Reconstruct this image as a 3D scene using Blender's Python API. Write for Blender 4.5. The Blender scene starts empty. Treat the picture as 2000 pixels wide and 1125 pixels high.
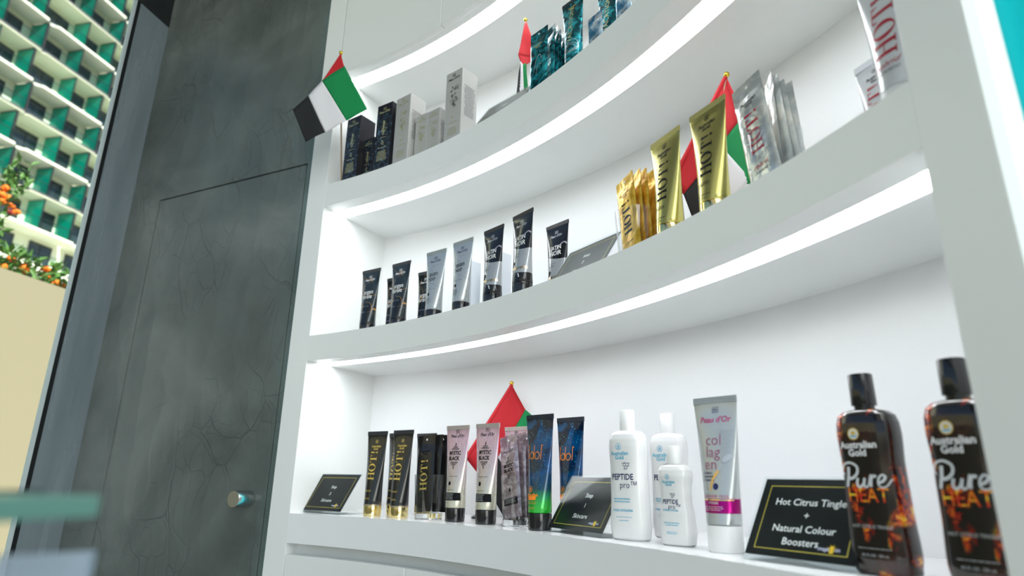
import bpy, bmesh, math, random
from math import sin, cos, pi, radians, hypot, atan2, sqrt
from mathutils import Vector, Matrix, noise
random.seed(7)
scene = bpy.context.scene
C = scene.collection

# ------------------------------------------------------------------ camera
CAMZ = 1.30
PITCH, ROLL, FPX = 0.29765, 0.0144, 1212.3
fw = Vector((0, cos(PITCH), sin(PITCH)))
up0 = Vector((0, -sin(PITCH), cos(PITCH)))
rt0 = Vector((1, 0, 0))
rt = rt0 * cos(ROLL) + up0 * sin(ROLL)
up = up0 * cos(ROLL) - rt0 * sin(ROLL)
cam_d = bpy.data.cameras.new('camera')
cam_d.sensor_width = 36.0
cam_d.lens = 36.0 * FPX / 2000.0
cam_d.clip_start = 0.02
cam_d.clip_end = 500
cam_d.dof.use_dof = True
cam_d.dof.focus_distance = 1.2
cam_d.dof.aperture_fstop = 3.4
cam = bpy.data.objects.new('camera', cam_d)
C.objects.link(cam)
M = Matrix((rt, up, -fw)).transposed().to_4x4()
M.translation = Vector((0, 0, CAMZ))
cam.matrix_world = M
scene.camera = cam

# ------------------------------------------------------------------ world, sun, exposure
world = bpy.data.worlds.new('world')
scene.world = world
world.use_nodes = True
wn = world.node_tree
sky = wn.nodes.new('ShaderNodeTexSky')
sky.sky_type = 'NISHITA'
sky.sun_disc = False
sky.sun_elevation = radians(48)
sky.sun_rotation = radians(110)
wn.links.new(sky.outputs[0], wn.nodes['Background'].inputs[0])
wn.nodes['Background'].inputs[1].default_value = 0.16
sd = bpy.data.lights.new('sun', 'SUN')
sd.energy = 9.0
sd.angle = radians(0.6)
sd.color = (1.0, 0.95, 0.86)
so = bpy.data.objects.new('sun', sd)
C.objects.link(so)
so.rotation_euler = Vector((0.72, -0.28, 0.62)).to_track_quat('Z', 'Y').to_euler()
def area(name, loc, tgt, sx, sy, power, col=(1, 1, 1)):
    l = bpy.data.lights.new(name, 'AREA')
    l.shape = 'RECTANGLE'; l.size = sx; l.size_y = sy; l.energy = power; l.color = col
    o = bpy.data.objects.new(name, l); C.objects.link(o)
    o.location = loc
    o.rotation_euler = (Vector(loc) - Vector(tgt)).to_track_quat('Z', 'Y').to_euler()
    return o
area('overhead_fill_light', (0.5, -1.3, 3.2), (0.5, -0.9, 0), 1.6, 1.6, 34, (0.95, 1.0, 0.95))  # added fill lamp above and behind the camera, no fitting modelled
area('rear_fill_light', (1.1, -2.9, 2.0), (-0.4, 1.5, 1.5), 2.2, 2.4, 68, (0.95, 1.0, 0.96))  # added unseen fill lamp, placed to keep the right post dimmer than the left
scene.view_settings.view_transform = 'Standard'
scene.view_settings.look = 'None'
scene.view_settings.exposure = 0.0
scene.view_settings.gamma = 1.0
scene.view_settings.use_curve_mapping = False
LED_POWER = 14.5

# ------------------------------------------------------------------ survey helpers (metres)
def ray(px, py):
    return fw + rt * ((px - 1000) / FPX) + up * ((562.5 - py) / FPX)
def at(px, py, z):                     # point at height z on a sight line
    r = ray(px, py); return Vector((0, 0, CAMZ)) + r * ((z - CAMZ) / r.z)
def far(px, py, dist):                 # point at a horizontal distance on a sight line
    r = ray(px, py); return Vector((0, 0, CAMZ)) + r * (dist / hypot(r.x, r.y))
CX, CY, RF = -1.31797, 0.05508, 1.7290    # centre and radius of the curved shelf front
RB = RF + 0.274
def pol(th, off):
    a = radians(th); return Vector((CX + (RF + off) * cos(a), CY + (RF + off) * sin(a)))
TH_L, TH_R = 62.85, 14.3
Z3B, Z3 = 1.146, 1.2125
Z2B, Z2 = 1.5834, 1.6500
Z1B, Z1 = 2.0188, 2.0869
ZTB = 2.4565

# ------------------------------------------------------------------ material helpers
MATS = {}
def mat(name, col, rough=0.5, metal=0.0, coat=0.0, bump=None, emit=None, spec=0.5, alpha=None, trans=0.0, ior=1.45):
    if name in MATS: return MATS[name]
    m = bpy.data.materials.new(name); m.use_nodes = True
    nt = m.node_tree; b = nt.nodes['Principled BSDF']
    b.inputs['Base Color'].default_value = (*col, 1)
    b.inputs['Roughness'].default_value = rough
    b.inputs['Metallic'].default_value = metal
    b.inputs['Coat Weight'].default_value = coat
    b.inputs['Coat Roughness'].default_value = 0.05
    b.inputs['Specular IOR Level'].default_value = spec
    b.inputs['Transmission Weight'].default_value = trans
    b.inputs['IOR'].default_value = ior
    if emit:
        b.inputs['Emission Color'].default_value = (*emit[0], 1)
        b.inputs['Emission Strength'].default_value = emit[1]
    if bump:
        sc_, st, di = bump
        tc = nt.nodes.new('ShaderNodeTexCoord'); n = nt.nodes.new('ShaderNodeTexNoise')
        n.inputs['Scale'].default_value = sc_; n.inputs['Detail'].default_value = 4
        bp = nt.nodes.new('ShaderNodeBump'); bp.inputs['Strength'].default_value = st; bp.inputs['Distance'].default_value = di
        nt.links.new(tc.outputs['Object'], n.inputs['Vector']); nt.links.new(n.outputs['Fac'], bp.inputs['Height'])
        nt.links.new(bp.outputs[0], b.inputs['Normal'])
    MATS[name] = m
    return m
class NG:                               # tiny node-graph helper
    def __init__(s, m):
        s.m = m; s.nt = m.node_tree; s.b = s.nt.nodes['Principled BSDF']; s.tc = s.nt.nodes.new('ShaderNodeTexCoord')
        s.obj = s.tc.outputs['Object']
    def node(s, t, **kw):
        n = s.nt.nodes.new(t)
        for k, v in kw.items(): setattr(n, k, v)
        return n
    def link(s, a, b): s.nt.links.new(a, b)
    def mapping(s, scale=(1, 1, 1), rot=(0, 0, 0), loc=(0, 0, 0)):
        n = s.node('ShaderNodeMapping'); n.inputs['Scale'].default_value = scale; n.inputs['Rotation'].default_value = rot; n.inputs['Location'].default_value = loc
        s.link(s.obj, n.inputs['Vector']); return n.outputs[0]
    def noise(s, scale, detail=3, vec=None, dist=0.0, rough=0.5):
        n = s.node('ShaderNodeTexNoise'); n.inputs['Scale'].default_value = scale; n.inputs['Detail'].default_value = detail
        n.inputs['Distortion'].default_value = dist; n.inputs['Roughness'].default_value = rough
        s.link(vec or s.obj, n.inputs['Vector']); return n.outputs['Fac']
    def voro(s, scale, feature='F1', vec=None, rnd=1.0):
        n = s.node('ShaderNodeTexVoronoi', feature=feature); n.inputs['Scale'].default_value = scale; n.inputs['Randomness'].default_value = rnd
        s.link(vec or s.obj, n.inputs['Vector']); return n.outputs['Distance']
    def math(s, op, a, b=None, c=None):
        n = s.node('ShaderNodeMath', operation=op)
        for i, v in enumerate((a, b, c)):
            if v is None: continue
            if isinstance(v, (int, float)): n.inputs[i].default_value = v
            else: s.link(v, n.inputs[i])
        return n.outputs[0]
    def ramp(s, fac, stops, interp='LINEAR'):
        n = s.node('ShaderNodeValToRGB'); cr = n.color_ramp; cr.interpolation = interp
        while len(cr.elements) > 1: cr.elements.remove(cr.elements[-1])
        cr.elements[0].position = stops[0][0]; cr.elements[0].color = (*stops[0][1], 1)
        for p, c in stops[1:]:
            e = cr.elements.new(p); e.color = (*c, 1)
        s.link(fac, n.inputs[0]); return n.outputs['Color']
    def mix(s, fac, a, b):
        n = s.node('ShaderNodeMix', data_type='RGBA')
        for sock, v in ((n.inputs[0], fac), (n.inputs[6], a), (n.inputs[7], b)):
            if isinstance(v, (int, float)): sock.default_value = v
            elif isinstance(v, tuple): sock.default_value = (*v, 1)
            else: s.link(v, sock)
        return n.outputs[2]
    def xyz(s):
        n = s.node('ShaderNodeSeparateXYZ'); s.link(s.obj, n.inputs[0]); return n.outputs
    def color(s, v): s.link(v, s.b.inputs['Base Color'])
    def bump(s, h, strength, dist):
        n = s.node('ShaderNodeBump'); n.inputs['Strength'].default_value = strength; n.inputs['Distance'].default_value = dist
        s.link(h, n.inputs['Height']); s.link(n.outputs[0], s.b.inputs['Normal'])
def thin_clear(name, tint=(0.95, 0.97, 0.97), gloss=0.08, rough=0.02, k=0.9):
    if name in MATS: return MATS[name]
    m = bpy.data.materials.new(name); m.use_nodes = True; nt = m.node_tree
    nt.nodes.remove(nt.nodes['Principled BSDF'])
    out = nt.nodes['Material Output']
    t = nt.nodes.new('ShaderNodeBsdfTransparent'); t.inputs[0].default_value = (*tint, 1)
    g = nt.nodes.new('ShaderNodeBsdfGlossy'); g.inputs['Roughness'].default_value = rough
    lw = nt.nodes.new('ShaderNodeLayerWeight'); lw.inputs[0].default_value = 0.5
    pw = nt.nodes.new('ShaderNodeMath'); pw.operation = 'POWER'; pw.inputs[1].default_value = 5.0; nt.links.new(lw.outputs['Facing'], pw.inputs[0])
    mm = nt.nodes.new('ShaderNodeMath'); mm.operation = 'MULTIPLY_ADD'; mm.inputs[1].default_value = k; mm.inputs[2].default_value = gloss * 0.4
    mx = nt.nodes.new('ShaderNodeMixShader')
    nt.links.new(pw.outputs[0], mm.inputs[0]); nt.links.new(mm.outputs[0], mx.inputs[0])
    nt.links.new(t.outputs[0], mx.inputs[1]); nt.links.new(g.outputs[0], mx.inputs[2]); nt.links.new(mx.outputs[0], out.inputs[0])
    MATS[name] = m
    return m

# ------------------------------------------------------------------ mesh helpers
class MB:
    def __init__(s): s.v = []; s.f = []; s.mi = []
    def add(s, vs, fs, mi=0):
        o = len(s.v); s.v += [tuple(v) for v in vs]; s.f += [tuple(i + o for i in f) for f in fs]; s.mi += [mi] * len(fs); return s
    def box(s, x0, y0, z0, x1, y1, z1, mi=0):
        vs = [(x0, y0, z0), (x1, y0, z0), (x1, y1, z0), (x0, y1, z0), (x0, y0, z1), (x1, y0, z1), (x1, y1, z1), (x0, y1, z1)]
        return s.add(vs, [(3, 2, 1, 0), (4, 5, 6, 7), (0, 1, 5, 4), (1, 2, 6, 5), (2, 3, 7, 6), (3, 0, 4, 7)], mi)
    def prism(s, pts, z0, z1, mi=0):
        n = len(pts)
        vs = [(p[0], p[1], z0) for p in pts] + [(p[0], p[1], z1) for p in pts]
        fs = [tuple(range(n - 1, -1, -1)), tuple(range(n, 2 * n))] + [(i, (i + 1) % n, n + (i + 1) % n, n + i) for i in range(n)]
        return s.add(vs, fs, mi)
    def arc(s, th0, th1, r0, r1, z0, z1, n=64, mi=0):
        a = [radians(th0 + (th1 - th0) * i / n) for i in range(n + 1)]
        vs = []
        for t in a:
            for r, z in ((r0, z0), (r1, z0), (r1, z1), (r0, z1)):
                vs.append((CX + r * cos(t), CY + r * sin(t), z))
        fs = [(3, 2, 1, 0), tuple(4 * n + k for k in (0, 1, 2, 3))]
        for i in range(n):
            for k in range(4):
                fs.append((4 * i + k, 4 * i + (k + 1) % 4, 4 * i + 4 + (k + 1) % 4, 4 * i + 4 + k))
        return s.add(vs, fs, mi)
    def grid(s, fn, nu, nv, mi=0, flip=False):
        vs = [fn(i / nu, j / nv) for j in range(nv + 1) for i in range(nu + 1)]
        fs = []
        for j in range(nv):
            for i in range(nu):
                a = j * (nu + 1) + i
                q = (a, a + 1, a + nu + 2, a + nu + 1)
                fs.append(q[::-1] if flip else q)
        return s.add(vs, fs, mi)
    def rings(s, rings, cap0=True, cap1=True, mi=0):
        n = len(rings[0]); vs = [p for r in rings for p in r]; fs = []
        for j in range(len(rings) - 1):
            for i in range(n):
                fs.append((j * n + i, j * n + (i + 1) % n, (j + 1) * n + (i + 1) % n, (j + 1) * n + i))
        if cap0: fs.append(tuple(range(n - 1, -1, -1)))
        if cap1: fs.append(tuple((len(rings) - 1) * n + i for i in range(n)))
        return s.add(vs, fs, mi)
    def tube(s, pts, r, n=10, mi=0):
        rings = []
        for i, p in enumerate(pts):
            p = Vector(p); d = (Vector(pts[min(i + 1, len(pts) - 1)]) - Vector(pts[max(i - 1, 0)])).normalized()
            a = d.orthogonal().normalized(); b = d.cross(a)
            rr = r[i] if isinstance(r, (list, tuple)) else r
            rings.append([p + a * rr * cos(2 * pi * k / n) + b * rr * sin(2 * pi * k / n) for k in range(n)])
        return s.rings(rings, mi=mi)
    def sphere(s, c, r, n=12, mi=0, sz=1.0):
        c = Vector(c)
        rings = []
        for j in range(1, n // 2 + 2):
            t = pi * j / (n // 2 + 2)
            rings.append([c + Vector((r * sin(t) * cos(2 * pi * k / n), r * sin(t) * sin(2 * pi * k / n), -r * sz * cos(t))) for k in range(n)])
        return s.rings(rings, mi=mi)
    def build(s, name, mats, parent=None, smooth=False, bevel=0, loc=None, rotz=0, auto=35):
        me = bpy.data.meshes.new(name); me.from_pydata(s.v, [], s.f)
        if not isinstance(mats, (list, tuple)): mats = [mats]
        for m in mats: me.materials.append(m)
        me.polygons.foreach_set('material_index', s.mi)
        bm = bmesh.new(); bm.from_mesh(me)
        bmesh.ops.recalc_face_normals(bm, faces=bm.faces); bm.to_mesh(me); bm.free()
        if smooth:
            me.shade_smooth()
            try: me.set_sharp_from_angle(angle=radians(auto))
            except Exception: pass
        me.update()
        o = bpy.data.objects.new(name, me); C.objects.link(o)
        if parent: o.parent = parent
        if loc is not None: o.location = loc
        o.rotation_euler.z = rotz
        if bevel:
            b = o.modifiers.new('bevel', 'BEVEL'); b.width = bevel; b.segments = 2; b.limit_method = 'ANGLE'; b.angle_limit = radians(40)
        return o
def empty(name, loc, rotz=0, lean=(0, 0)):
    o = bpy.data.objects.new(name, None); C.objects.link(o); o.empty_display_size = 0.02
    o.location = loc; o.rotation_euler = (lean[0], lean[1], rotz); return o
def tag(o, label, cat, group=None, kind=None):
    if label: o['label'] = label
    if cat: o['category'] = cat
    if group: o['group'] = group
    if kind: o['kind'] = kind
    return o
def struct(o, label=None):
    o['kind'] = 'structure'
    if label: o['label'] = label
    return o

# ------------------------------------------------------------------ print (lettering) helpers
_txt = {}
def text2d(s, size=0.01, bold=0.0, shear=0.0, sx=1.0, rot=0, cx=0, cy=0, align='CENTER', space=1.0):
    key = (s, bold, shear, space)
    if key not in _txt:
        c = bpy.data.curves.new('t', 'FONT'); c.body = s; c.size = 1.0; c.offset = bold; c.shear = shear; c.resolution_u = 2; c.space_character = space
        o = bpy.data.objects.new('t', c); C.objects.link(o); bpy.context.view_layer.update()
        me = bpy.data.meshes.new_from_object(o.evaluated_get(bpy.context.evaluated_depsgraph_get()))
        vs = [(v.co.x, v.co.y) for v in me.vertices]; fs = [tuple(p.vertices) for p in me.polygons]
        bpy.data.objects.remove(o); bpy.data.curves.remove(c); bpy.data.meshes.remove(me)
        if vs:
            x0 = min(v[0] for v in vs); x1 = max(v[0] for v in vs)
            vs = [(x - (x0 + x1) / 2, y) for x, y in vs]
        _txt[key] = (vs, fs, (x1 - x0) / 2 if vs else 0)
    vs, fs, hw = _txt[key]
    a = radians(rot); dx = {'CENTER': 0, 'LEFT': hw, 'RIGHT': -hw}[align]
    out = []
    for x, y in vs:
        x = (x + dx) * size * sx; y = (y - 0.35) * size
        out.append((cx + x * cos(a) - y * sin(a), cy + x * sin(a) + y * cos(a)))
    return out, fs
def rect2d(x0, y0, x1, y1, nx=1, ny=1):
    vs = [(x0 + (x1 - x0) * i / nx, y0 + (y1 - y0) * j / ny) for j in range(ny + 1) for i in range(nx + 1)]
    fs = [(j * (nx + 1) + i, j * (nx + 1) + i + 1, (j + 1) * (nx + 1) + i + 1, (j + 1) * (nx + 1) + i) for j in range(ny) for i in range(nx)]
    return vs, fs
def ring2d(cx, cy, rx, ry, ix, iy, n=24, a0=0, a1=360):
    vs = []; fs = []
    for k in range(n + 1):
        a = radians(a0 + (a1 - a0) * k / n); vs += [(cx + rx * cos(a), cy + ry * sin(a)), (cx + ix * cos(a), cy + iy * sin(a))]
    for k in range(n): fs.append((2 * k, 2 * k + 2, 2 * k + 3, 2 * k + 1))
    return vs, fs
def disc2d(cx, cy, rx, ry=None, n=18):
    ry = ry or rx
    return [(cx + rx * cos(2 * pi * k / n), cy + ry * sin(2 * pi * k / n)) for k in range(n)], [tuple(range(n))]
def stroke2d(pts, w0, w1=None, n=6):
    P = [Vector(p) for p in pts]; Q = []
    if len(P) > 2:
        for i in range(len(P) - 1):
            p0 = P[max(i - 1, 0)]; p1 = P[i]; p2 = P[i + 1]; p3 = P[min(i + 2, len(P) - 1)]
            for k in range(n):
                t = k / n
                Q.append(0.5 * ((2 * p1) + (p2 - p0) * t + (2 * p0 - 5 * p1 + 4 * p2 - p3) * t * t + (3 * p1 - p0 - 3 * p2 + p3) * t ** 3))
        Q.append(P[-1])
    else: Q = P
    vs = []; fs = []; w1 = w0 if w1 is None else w1
    for i, q in enumerate(Q):
        d = (Q[min(i + 1, len(Q) - 1)] - Q[max(i - 1, 0)]).normalized(); nrm = Vector((-d.y, d.x))
        t = i / max(len(Q) - 1, 1); w = w0 + (w1 - w0) * t
        vs += [tuple(q + nrm * w / 2), tuple(q - nrm * w / 2)]
        if i: fs.append((2 * i - 2, 2 * i, 2 * i + 1, 2 * i - 1))
    return vs, fs
def xf(item, s=1.0, rot=0, dx=0, dy=0):
    a = radians(rot); vs, fs = item
    return [(dx + s * (x * cos(a) - y * sin(a)), dy + s * (x * sin(a) + y * cos(a))) for x, y in vs], fs
def lines2d(cx, y, w, n, gap=0.0022, h=0.0007, seed=1, left=False):   # lettering too small to read: broken thin rules
    r = random.Random(seed); out = []
    for k in range(n):
        ww = w * r.uniform(0.72, 1.0); x = cx - (w if left else ww) / 2; xe = x + ww
        while x < xe:
            l = min(r.uniform(0.0015, 0.006), xe - x)
            out.append(rect2d(x, y - k * gap, x + l, y - k * gap + h)); x += l + 0.0007
    return out
def serif_word(h):                       # the tall high-contrast word HOT!, baseline at 0, height h
    it = []; R = rect2d; t = 0.04
    def H(x):
        it.extend([R(x + .10, 0, x + .27, 1, 1, 6), R(x + .63, 0, x + .80, 1, 1, 6), R(x + .27, .48, x + .63, .48 + t)])
        for a in (.0, .53):
            it.extend([R(x + a, 0, x + a + .37, t), R(x + a, 1 - t, x + a + .37, 1)])
    def O(x): it.append(ring2d(x + .45, .5, .45, .52, .25, .48, 28))
    def T(x):
        it.extend([R(x + .33, 0, x + .50, 1, 1, 6), R(x + .22, 0, x + .61, t), R(x, 1 - t, x + .83, 1),
                   ([(x, 1), (x, .70), (x + .03, .70), (x + .12, 1)], [(0, 1, 2, 3)]), ([(x + .83, 1), (x + .71, 1), (x + .80, .70), (x + .83, .70)], [(0, 1, 2, 3)])])
    def E(x): it.extend([([(x + .05, 1), (x + .13, .28), (x + .17, .28), (x + .25, 1)], [(0, 1, 2, 3)]), disc2d(x + .15, .08, .1)])
    H(0); O(.95); T(1.95); E(2.95)
    return [xf(i, h) for i in it]
def decal(name, items, m, surf, parent, eps=0.0004, label=None, maxedge=None):
    mb = MB()
    for vs, fs in items: mb.add([(x, y, 0) for x, y in vs], fs)
    me = bpy.data.meshes.new(name); me.from_pydata(mb.v, [], mb.f)
    if maxedge:
        bm = bmesh.new(); bm.from_mesh(me)
        for _ in range(4):
            es = [e for e in bm.edges if e.calc_length() > maxedge]
            if not es: break
            bmesh.ops.subdivide_edges(bm, edges=es, cuts=1)
        bmesh.ops.triangulate(bm, faces=bm.faces); bm.to_mesh(me); bm.free()
    for v in me.vertices: v.co = surf(v.co.x, v.co.y, eps)
    me.materials.append(m); me.update()
    o = bpy.data.objects.new(name, me); C.objects.link(o); o.parent = parent
    if label: o['label'] = label
    return o

# ------------------------------------------------------------------ materials
white_lac = mat('white_lacquer', (0.80, 0.82, 0.81), 0.32)
white_gloss = mat('white_gloss_laminate', (0.86, 0.87, 0.88), 0.12)
white_in = mat('white_niche_laminate', (0.86, 0.87, 0.88), 0.35)
led = mat('led_diffuser', (1, 1, 1), 0.5, emit=((0.96, 0.98, 1.0), LED_POWER))
led_cyan = mat('cyan_led', (0.2, 0.9, 1.0), 0.4, emit=((0.10, 0.85, 1.0), 9.0))
gap_dark = mat('dark_gap', (0.012, 0.013, 0.013), 0.7)
ch_gold = mat('gold_print', (0.83, 0.62, 0.16), 0.28, 0.6)
ch_gold_dk = mat('pale_gold_foil_print', (0.52, 0.50, 0.22), 0.35, 0.4)
ch_white = mat('white_print', (0.85, 0.85, 0.85), 0.45)
ch_black = mat('black_print', (0.008, 0.008, 0.010), 0.6, spec=0.1)
ch_red = mat('dark_red_print', (0.42, 0.01, 0.03), 0.35)
ch_blue = mat('light_blue_print', (0.06, 0.42, 0.60), 0.45)
ch_navy = mat('navy_print', (0.012, 0.02, 0.10), 0.4)
ch_orange = mat('orange_print', (0.95, 0.27, 0.02), 0.4)
ch_yellow = mat('yellow_print', (0.75, 0.62, 0.08), 0.45)
ch_pink = mat('magenta_print', (0.45, 0.05, 0.18), 0.4)
ch_silver = mat('silver_print', (0.62, 0.64, 0.68), 0.3, 0.6)
blk = mat('gloss_black_plastic', (0.010, 0.010, 0.012), 0.12, coat=0.4)
gold_chrome = mat('gold_chrome', (0.90, 0.74, 0.34), 0.10, 1.0)
white_plastic = mat('white_plastic', (0.80, 0.80, 0.80), 0.22)
ac = thin_clear('clear_acrylic', gloss=0.002, rough=0.06, k=0.35)
gl = thin_clear('clear_glass', (0.965, 0.975, 0.98), 0.12)
gbase = mat('solid_glass', (0.95, 0.98, 0.98), 0.0, trans=1.0, ior=1.45)

def plaster():
    m = mat('grey_trowelled_plaster', (0.08, 0.09, 0.085), 0.42); g = NG(m)
    warp = g.noise(2.2, 4, dist=1.2)
    big = g.noise(1.1, 3, dist=0.6)
    v1 = g.voro(4.5, 'DISTANCE_TO_EDGE')
    n = g.node('ShaderNodeVectorMath', operation='ADD')
    ns = g.node('ShaderNodeTexNoise'); ns.inputs['Scale'].default_value = 3.0; ns.inputs['Detail'].default_value = 3
    sc0 = g.node('ShaderNodeVectorMath', operation='SCALE'); sc0.inputs[3].default_value = 0.22
    g.link(g.obj, ns.inputs['Vector']); g.link(ns.outputs['Color'], sc0.inputs[0]); g.link(sc0.outputs[0], n.inputs[0]); g.link(g.mapping((1.5, 1.0, 0.7), rot=(0, 0.6, 0)), n.inputs[1])
    e1 = g.voro(5.5, 'DISTANCE_TO_EDGE', n.outputs[0]); e2 = g.voro(13.0, 'DISTANCE_TO_EDGE', n.outputs[0])
    l1 = g.ramp(e1, [(0, (1, 1, 1)), (0.012, (0, 0, 0))]); l2 = g.ramp(e2, [(0, (1, 1, 1)), (0.02, (0, 0, 0))])
    mask = g.ramp(g.noise(3.3, 2), [(0.45, (0, 0, 0)), (0.62, (1, 1, 1))])
    ln = g.math('MULTIPLY', g.math('MAXIMUM', l1, g.math('MULTIPLY', l2, 0.6)), mask)
    base = g.ramp(g.math('ADD', g.math('MULTIPLY', warp, 0.6), g.math('MULTIPLY', big, 0.4)), [(0.34, (0.068, 0.082, 0.076)), (0.5, (0.122, 0.141, 0.132)), (0.66, (0.195, 0.215, 0.203))])
    g.color(g.mix(g.math('MULTIPLY', ln, 0.26), base, (0.04, 0.045, 0.043)))
    pl = g.voro(7.0, 'F1', n.outputs[0])
    h = g.math('ADD', g.math('MULTIPLY', warp, 0.8), g.math('SUBTRACT', g.math('MULTIPLY', pl, 0.7), g.math('MULTIPLY', ln, 0.18)))
    g.bump(h, 0.85, 0.012)
    g.link(g.ramp(big, [(0.3, (0.36, 0.36, 0.36)), (0.7, (0.52, 0.52, 0.52))]), g.b.inputs['Roughness'])
    return m
PL = plaster()
def metal_jamb():
    m = mat('grey_metal_cladding', (0.20, 0.225, 0.24), 0.3, 0.15); g = NG(m)
    s = g.noise(14, 4, g.mapping((1, 1, 0.12)))
    g.color(g.ramp(s, [(0.3, (0.20, 0.24, 0.27)), (0.7, (0.30, 0.345, 0.38))]))
    g.link(g.ramp(s, [(0.3, (0.18, 0.18, 0.18)), (0.7, (0.32, 0.32, 0.32))]), g.b.inputs['Roughness'])
    return m

# ------------------------------------------------------------------ the room
# door wall: straight, continuing the left end of the shelf unit
P_IN = pol(TH_L, 0)
WD = Vector((-0.90497, 0.42548))                 # towards the left corner
WN = Vector((0.42548, 0.90497))                  # away from the room
WROT = atan2(-WD.y, -WD.x)
SET = 0.022                                      # the wall sits a little behind the post face
W0 = P_IN + WN * SET
def on_wall(px, py):                             # distance along the wall (left positive) and height
    r = ray(px, py)
    # W0 + t*WD = k*r
    det = WD.x * (-r.y) - WD.y * (-r.x)
    t = ((-W0.x) * (-r.y) - (-W0.y) * (-r.x)) / det
    k = (W0 + WD * t).dot(Vector((r.x, r.y))) / (r.x ** 2 + r.y ** 2)
    return t, CAMZ + r.z * k
tK = on_wall(212, 611)[0]
tDL, _ = on_wall(240, 760); tDR, zDT = on_wall(600, 320)
zDT = (zDT + on_wall(308, 393)[1]) / 2
tKN, zKN = on_wall(486, 974)
POST_OUT = 0.0645
CEIL = 3.6
g3 = 0.0022
mb = MB()                                        # local frame: x to the right, y away, origin at the post
mb.box(-tDR + g3, 0, 0, -0.024, 0.14, CEIL)        # strip right of the door
mb.box(-tK - 0.001, 0, 0, -tDL - g3, 0.14, CEIL)        # strip left of the door
mb.box(-tDL - g3, 0, zDT + g3, -tDR + g3, 0.14, CEIL)
mb.box(-tDL - g3, 0.05, 0, -tDR + g3, 0.14, zDT + g3, 1)
wl = mb.build('wall_back', [PL, gap_dark], loc=(W0.x, W0.y, 0), rotz=WROT)
struct(wl, 'dark grey trowelled plaster wall with a flush door')
de = empty('door_1', (W0.x, W0.y, 0), WROT); struct(de, 'flush dark grey plaster door with a round metal knob')
MB().box(-tDL + g3, 0.0008, 0.005, -tDR - g3, 0.045, zDT - g3).build('door_leaf', PL, de, bevel=0.0008)
kb = MB()
prof = [(0, 0.0), (0.0205, 0.0), (0.0205, 0.052), (0.0195, 0.0535)]
for j, (r0, y0) in enumerate(prof[1:], 1): pass
ringk = lambda r, y: [(r * cos(2 * pi * k / 40), -y, r * sin(2 * pi * k / 40)) for k in range(40)]
kb.rings([ringk(0.0195, 0), ringk(0.0205, 0.001), ringk(0.0205, 0.049), ringk(0.0195, 0.0505)], cap1=False)
brushed = mat('knob_side_metal', (0.55, 0.56, 0.56), 0.22, 1.0)
face = mat('spun_metal_face', (0.80, 0.76, 0.72), 0.30, 1.0)
ko = kb.build('door_knob', brushed, de, smooth=True); ko.location = (-tKN, 0.0008, zKN)
kf = MB(); n = 40
kf.add([(0, -0.0505, 0)] + ringk(0.0195, 0.0505), [(0, 1 + i, 1 + (i + 1) % n) for i in range(n)])
fo = kf.build('knob_face', face, ko); fo['label'] = 'round spun metal face of the knob'

# window wall: runs from the corner K towards the viewer
K = W0 + WD * tK
VA = radians(14)
VD = -Vector((sin(VA), cos(VA)))                 # towards the viewer
VROT = atan2(-VD.y, -VD.x)                       # local x runs away from the viewer, y = outwards (left)
def on_win(px, py):
    r = ray(px, py); det = VD.x * (-r.y) - VD.y * (-r.x)
    t = ((-K.x) * (-r.y) - (-K.y) * (-r.x)) / det
    k = (K + VD * t).dot(Vector((r.x, r.y))) / (r.x ** 2 + r.y ** 2)
    return t, CAMZ + r.z * k
zHD = on_wall(328, 55)[1]
t_b0 = on_win(148, 562)[0]; t_b1 = on_win(139.5, 562)[0]; t_w1 = on_win(133, 562)[0]
metalm = metal_jamb()
wj = MB().box(-t_b0, 0, 0, 0.0, 0.012, zHD).build('trim_1', metalm, loc=(K.x, K.y, 0), rotz=VROT)
struct(wj, 'smooth grey metal cladding strip between window and plaster wall')
lintel = MB().box(-3.2, -0.002, zHD, 0.0, 0.014, CEIL).build('wall_left', mat('dark_bulkhead', (0.02, 0.022, 0.024), 0.5), loc=(K.x, K.y, 0), rotz=VROT)
struct(lintel, 'dark bulkhead above the tall window')
we = empty('window_1', (K.x, K.y, 0), VROT); struct(we, 'tall shopfront window looking out on a balconied building')
fr = MB(); fr.box(-t_b1, 0.0, 0.03, -t_b0 - 0.0003, 0.012, zHD); fr.box(-3.2, 0, 0, -t_b0 - 0.0003, 0.012, 0.03)
fr.build('window_frame', mat('black_window_frame', (0.012, 0.013, 0.015), 0.35), we)
MB().box(-t_w1, 0.001, 0.03, -t_b1, 0.008, zHD).build('window_gasket', mat('pale_gasket', (0.62, 0.68, 0.70), 0.4), we)
MB().box(-3.2, 0.002, 0.03, -t_w1, 0.008, zHD).build('glass_pane', thin_clear('window_glass', (0.93, 0.97, 0.95), 0.02, 0.0), we)

# floor, ceiling, right wall
floor_m = mat('pale_floor_tile', (0.45, 0.44, 0.42), 0.3)
fpoly = [(K.x + 0.02, K.y), (-2.14, -1.1), (-2.14, -4.2), (3.0, -4.2), (3.0, 1.6), (0.9, 2.3), (-0.3, 2.6)]
struct(MB().prism(fpoly, -0.1, 0.0).build('floor', floor_m))
struct(MB().prism(fpoly, CEIL, CEIL + 0.1).build('ceiling', mat('white_ceiling_paint', (0.7, 0.7, 0.7), 0.6)))

# ------------------------------------------------------------------ display shelf unit
unit = empty('display_shelf_unit', (CX + RF * cos(radians(38)), CY + RF * sin(radians(38)), 0))
unit.matrix_world = Matrix.Translation((0, 0, 0))
tag(unit, 'white curved built-in display shelving with lit niches along the wall', 'shelving')
def radial(th): a = radians(th); return Vector((cos(a), sin(a)))
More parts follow.
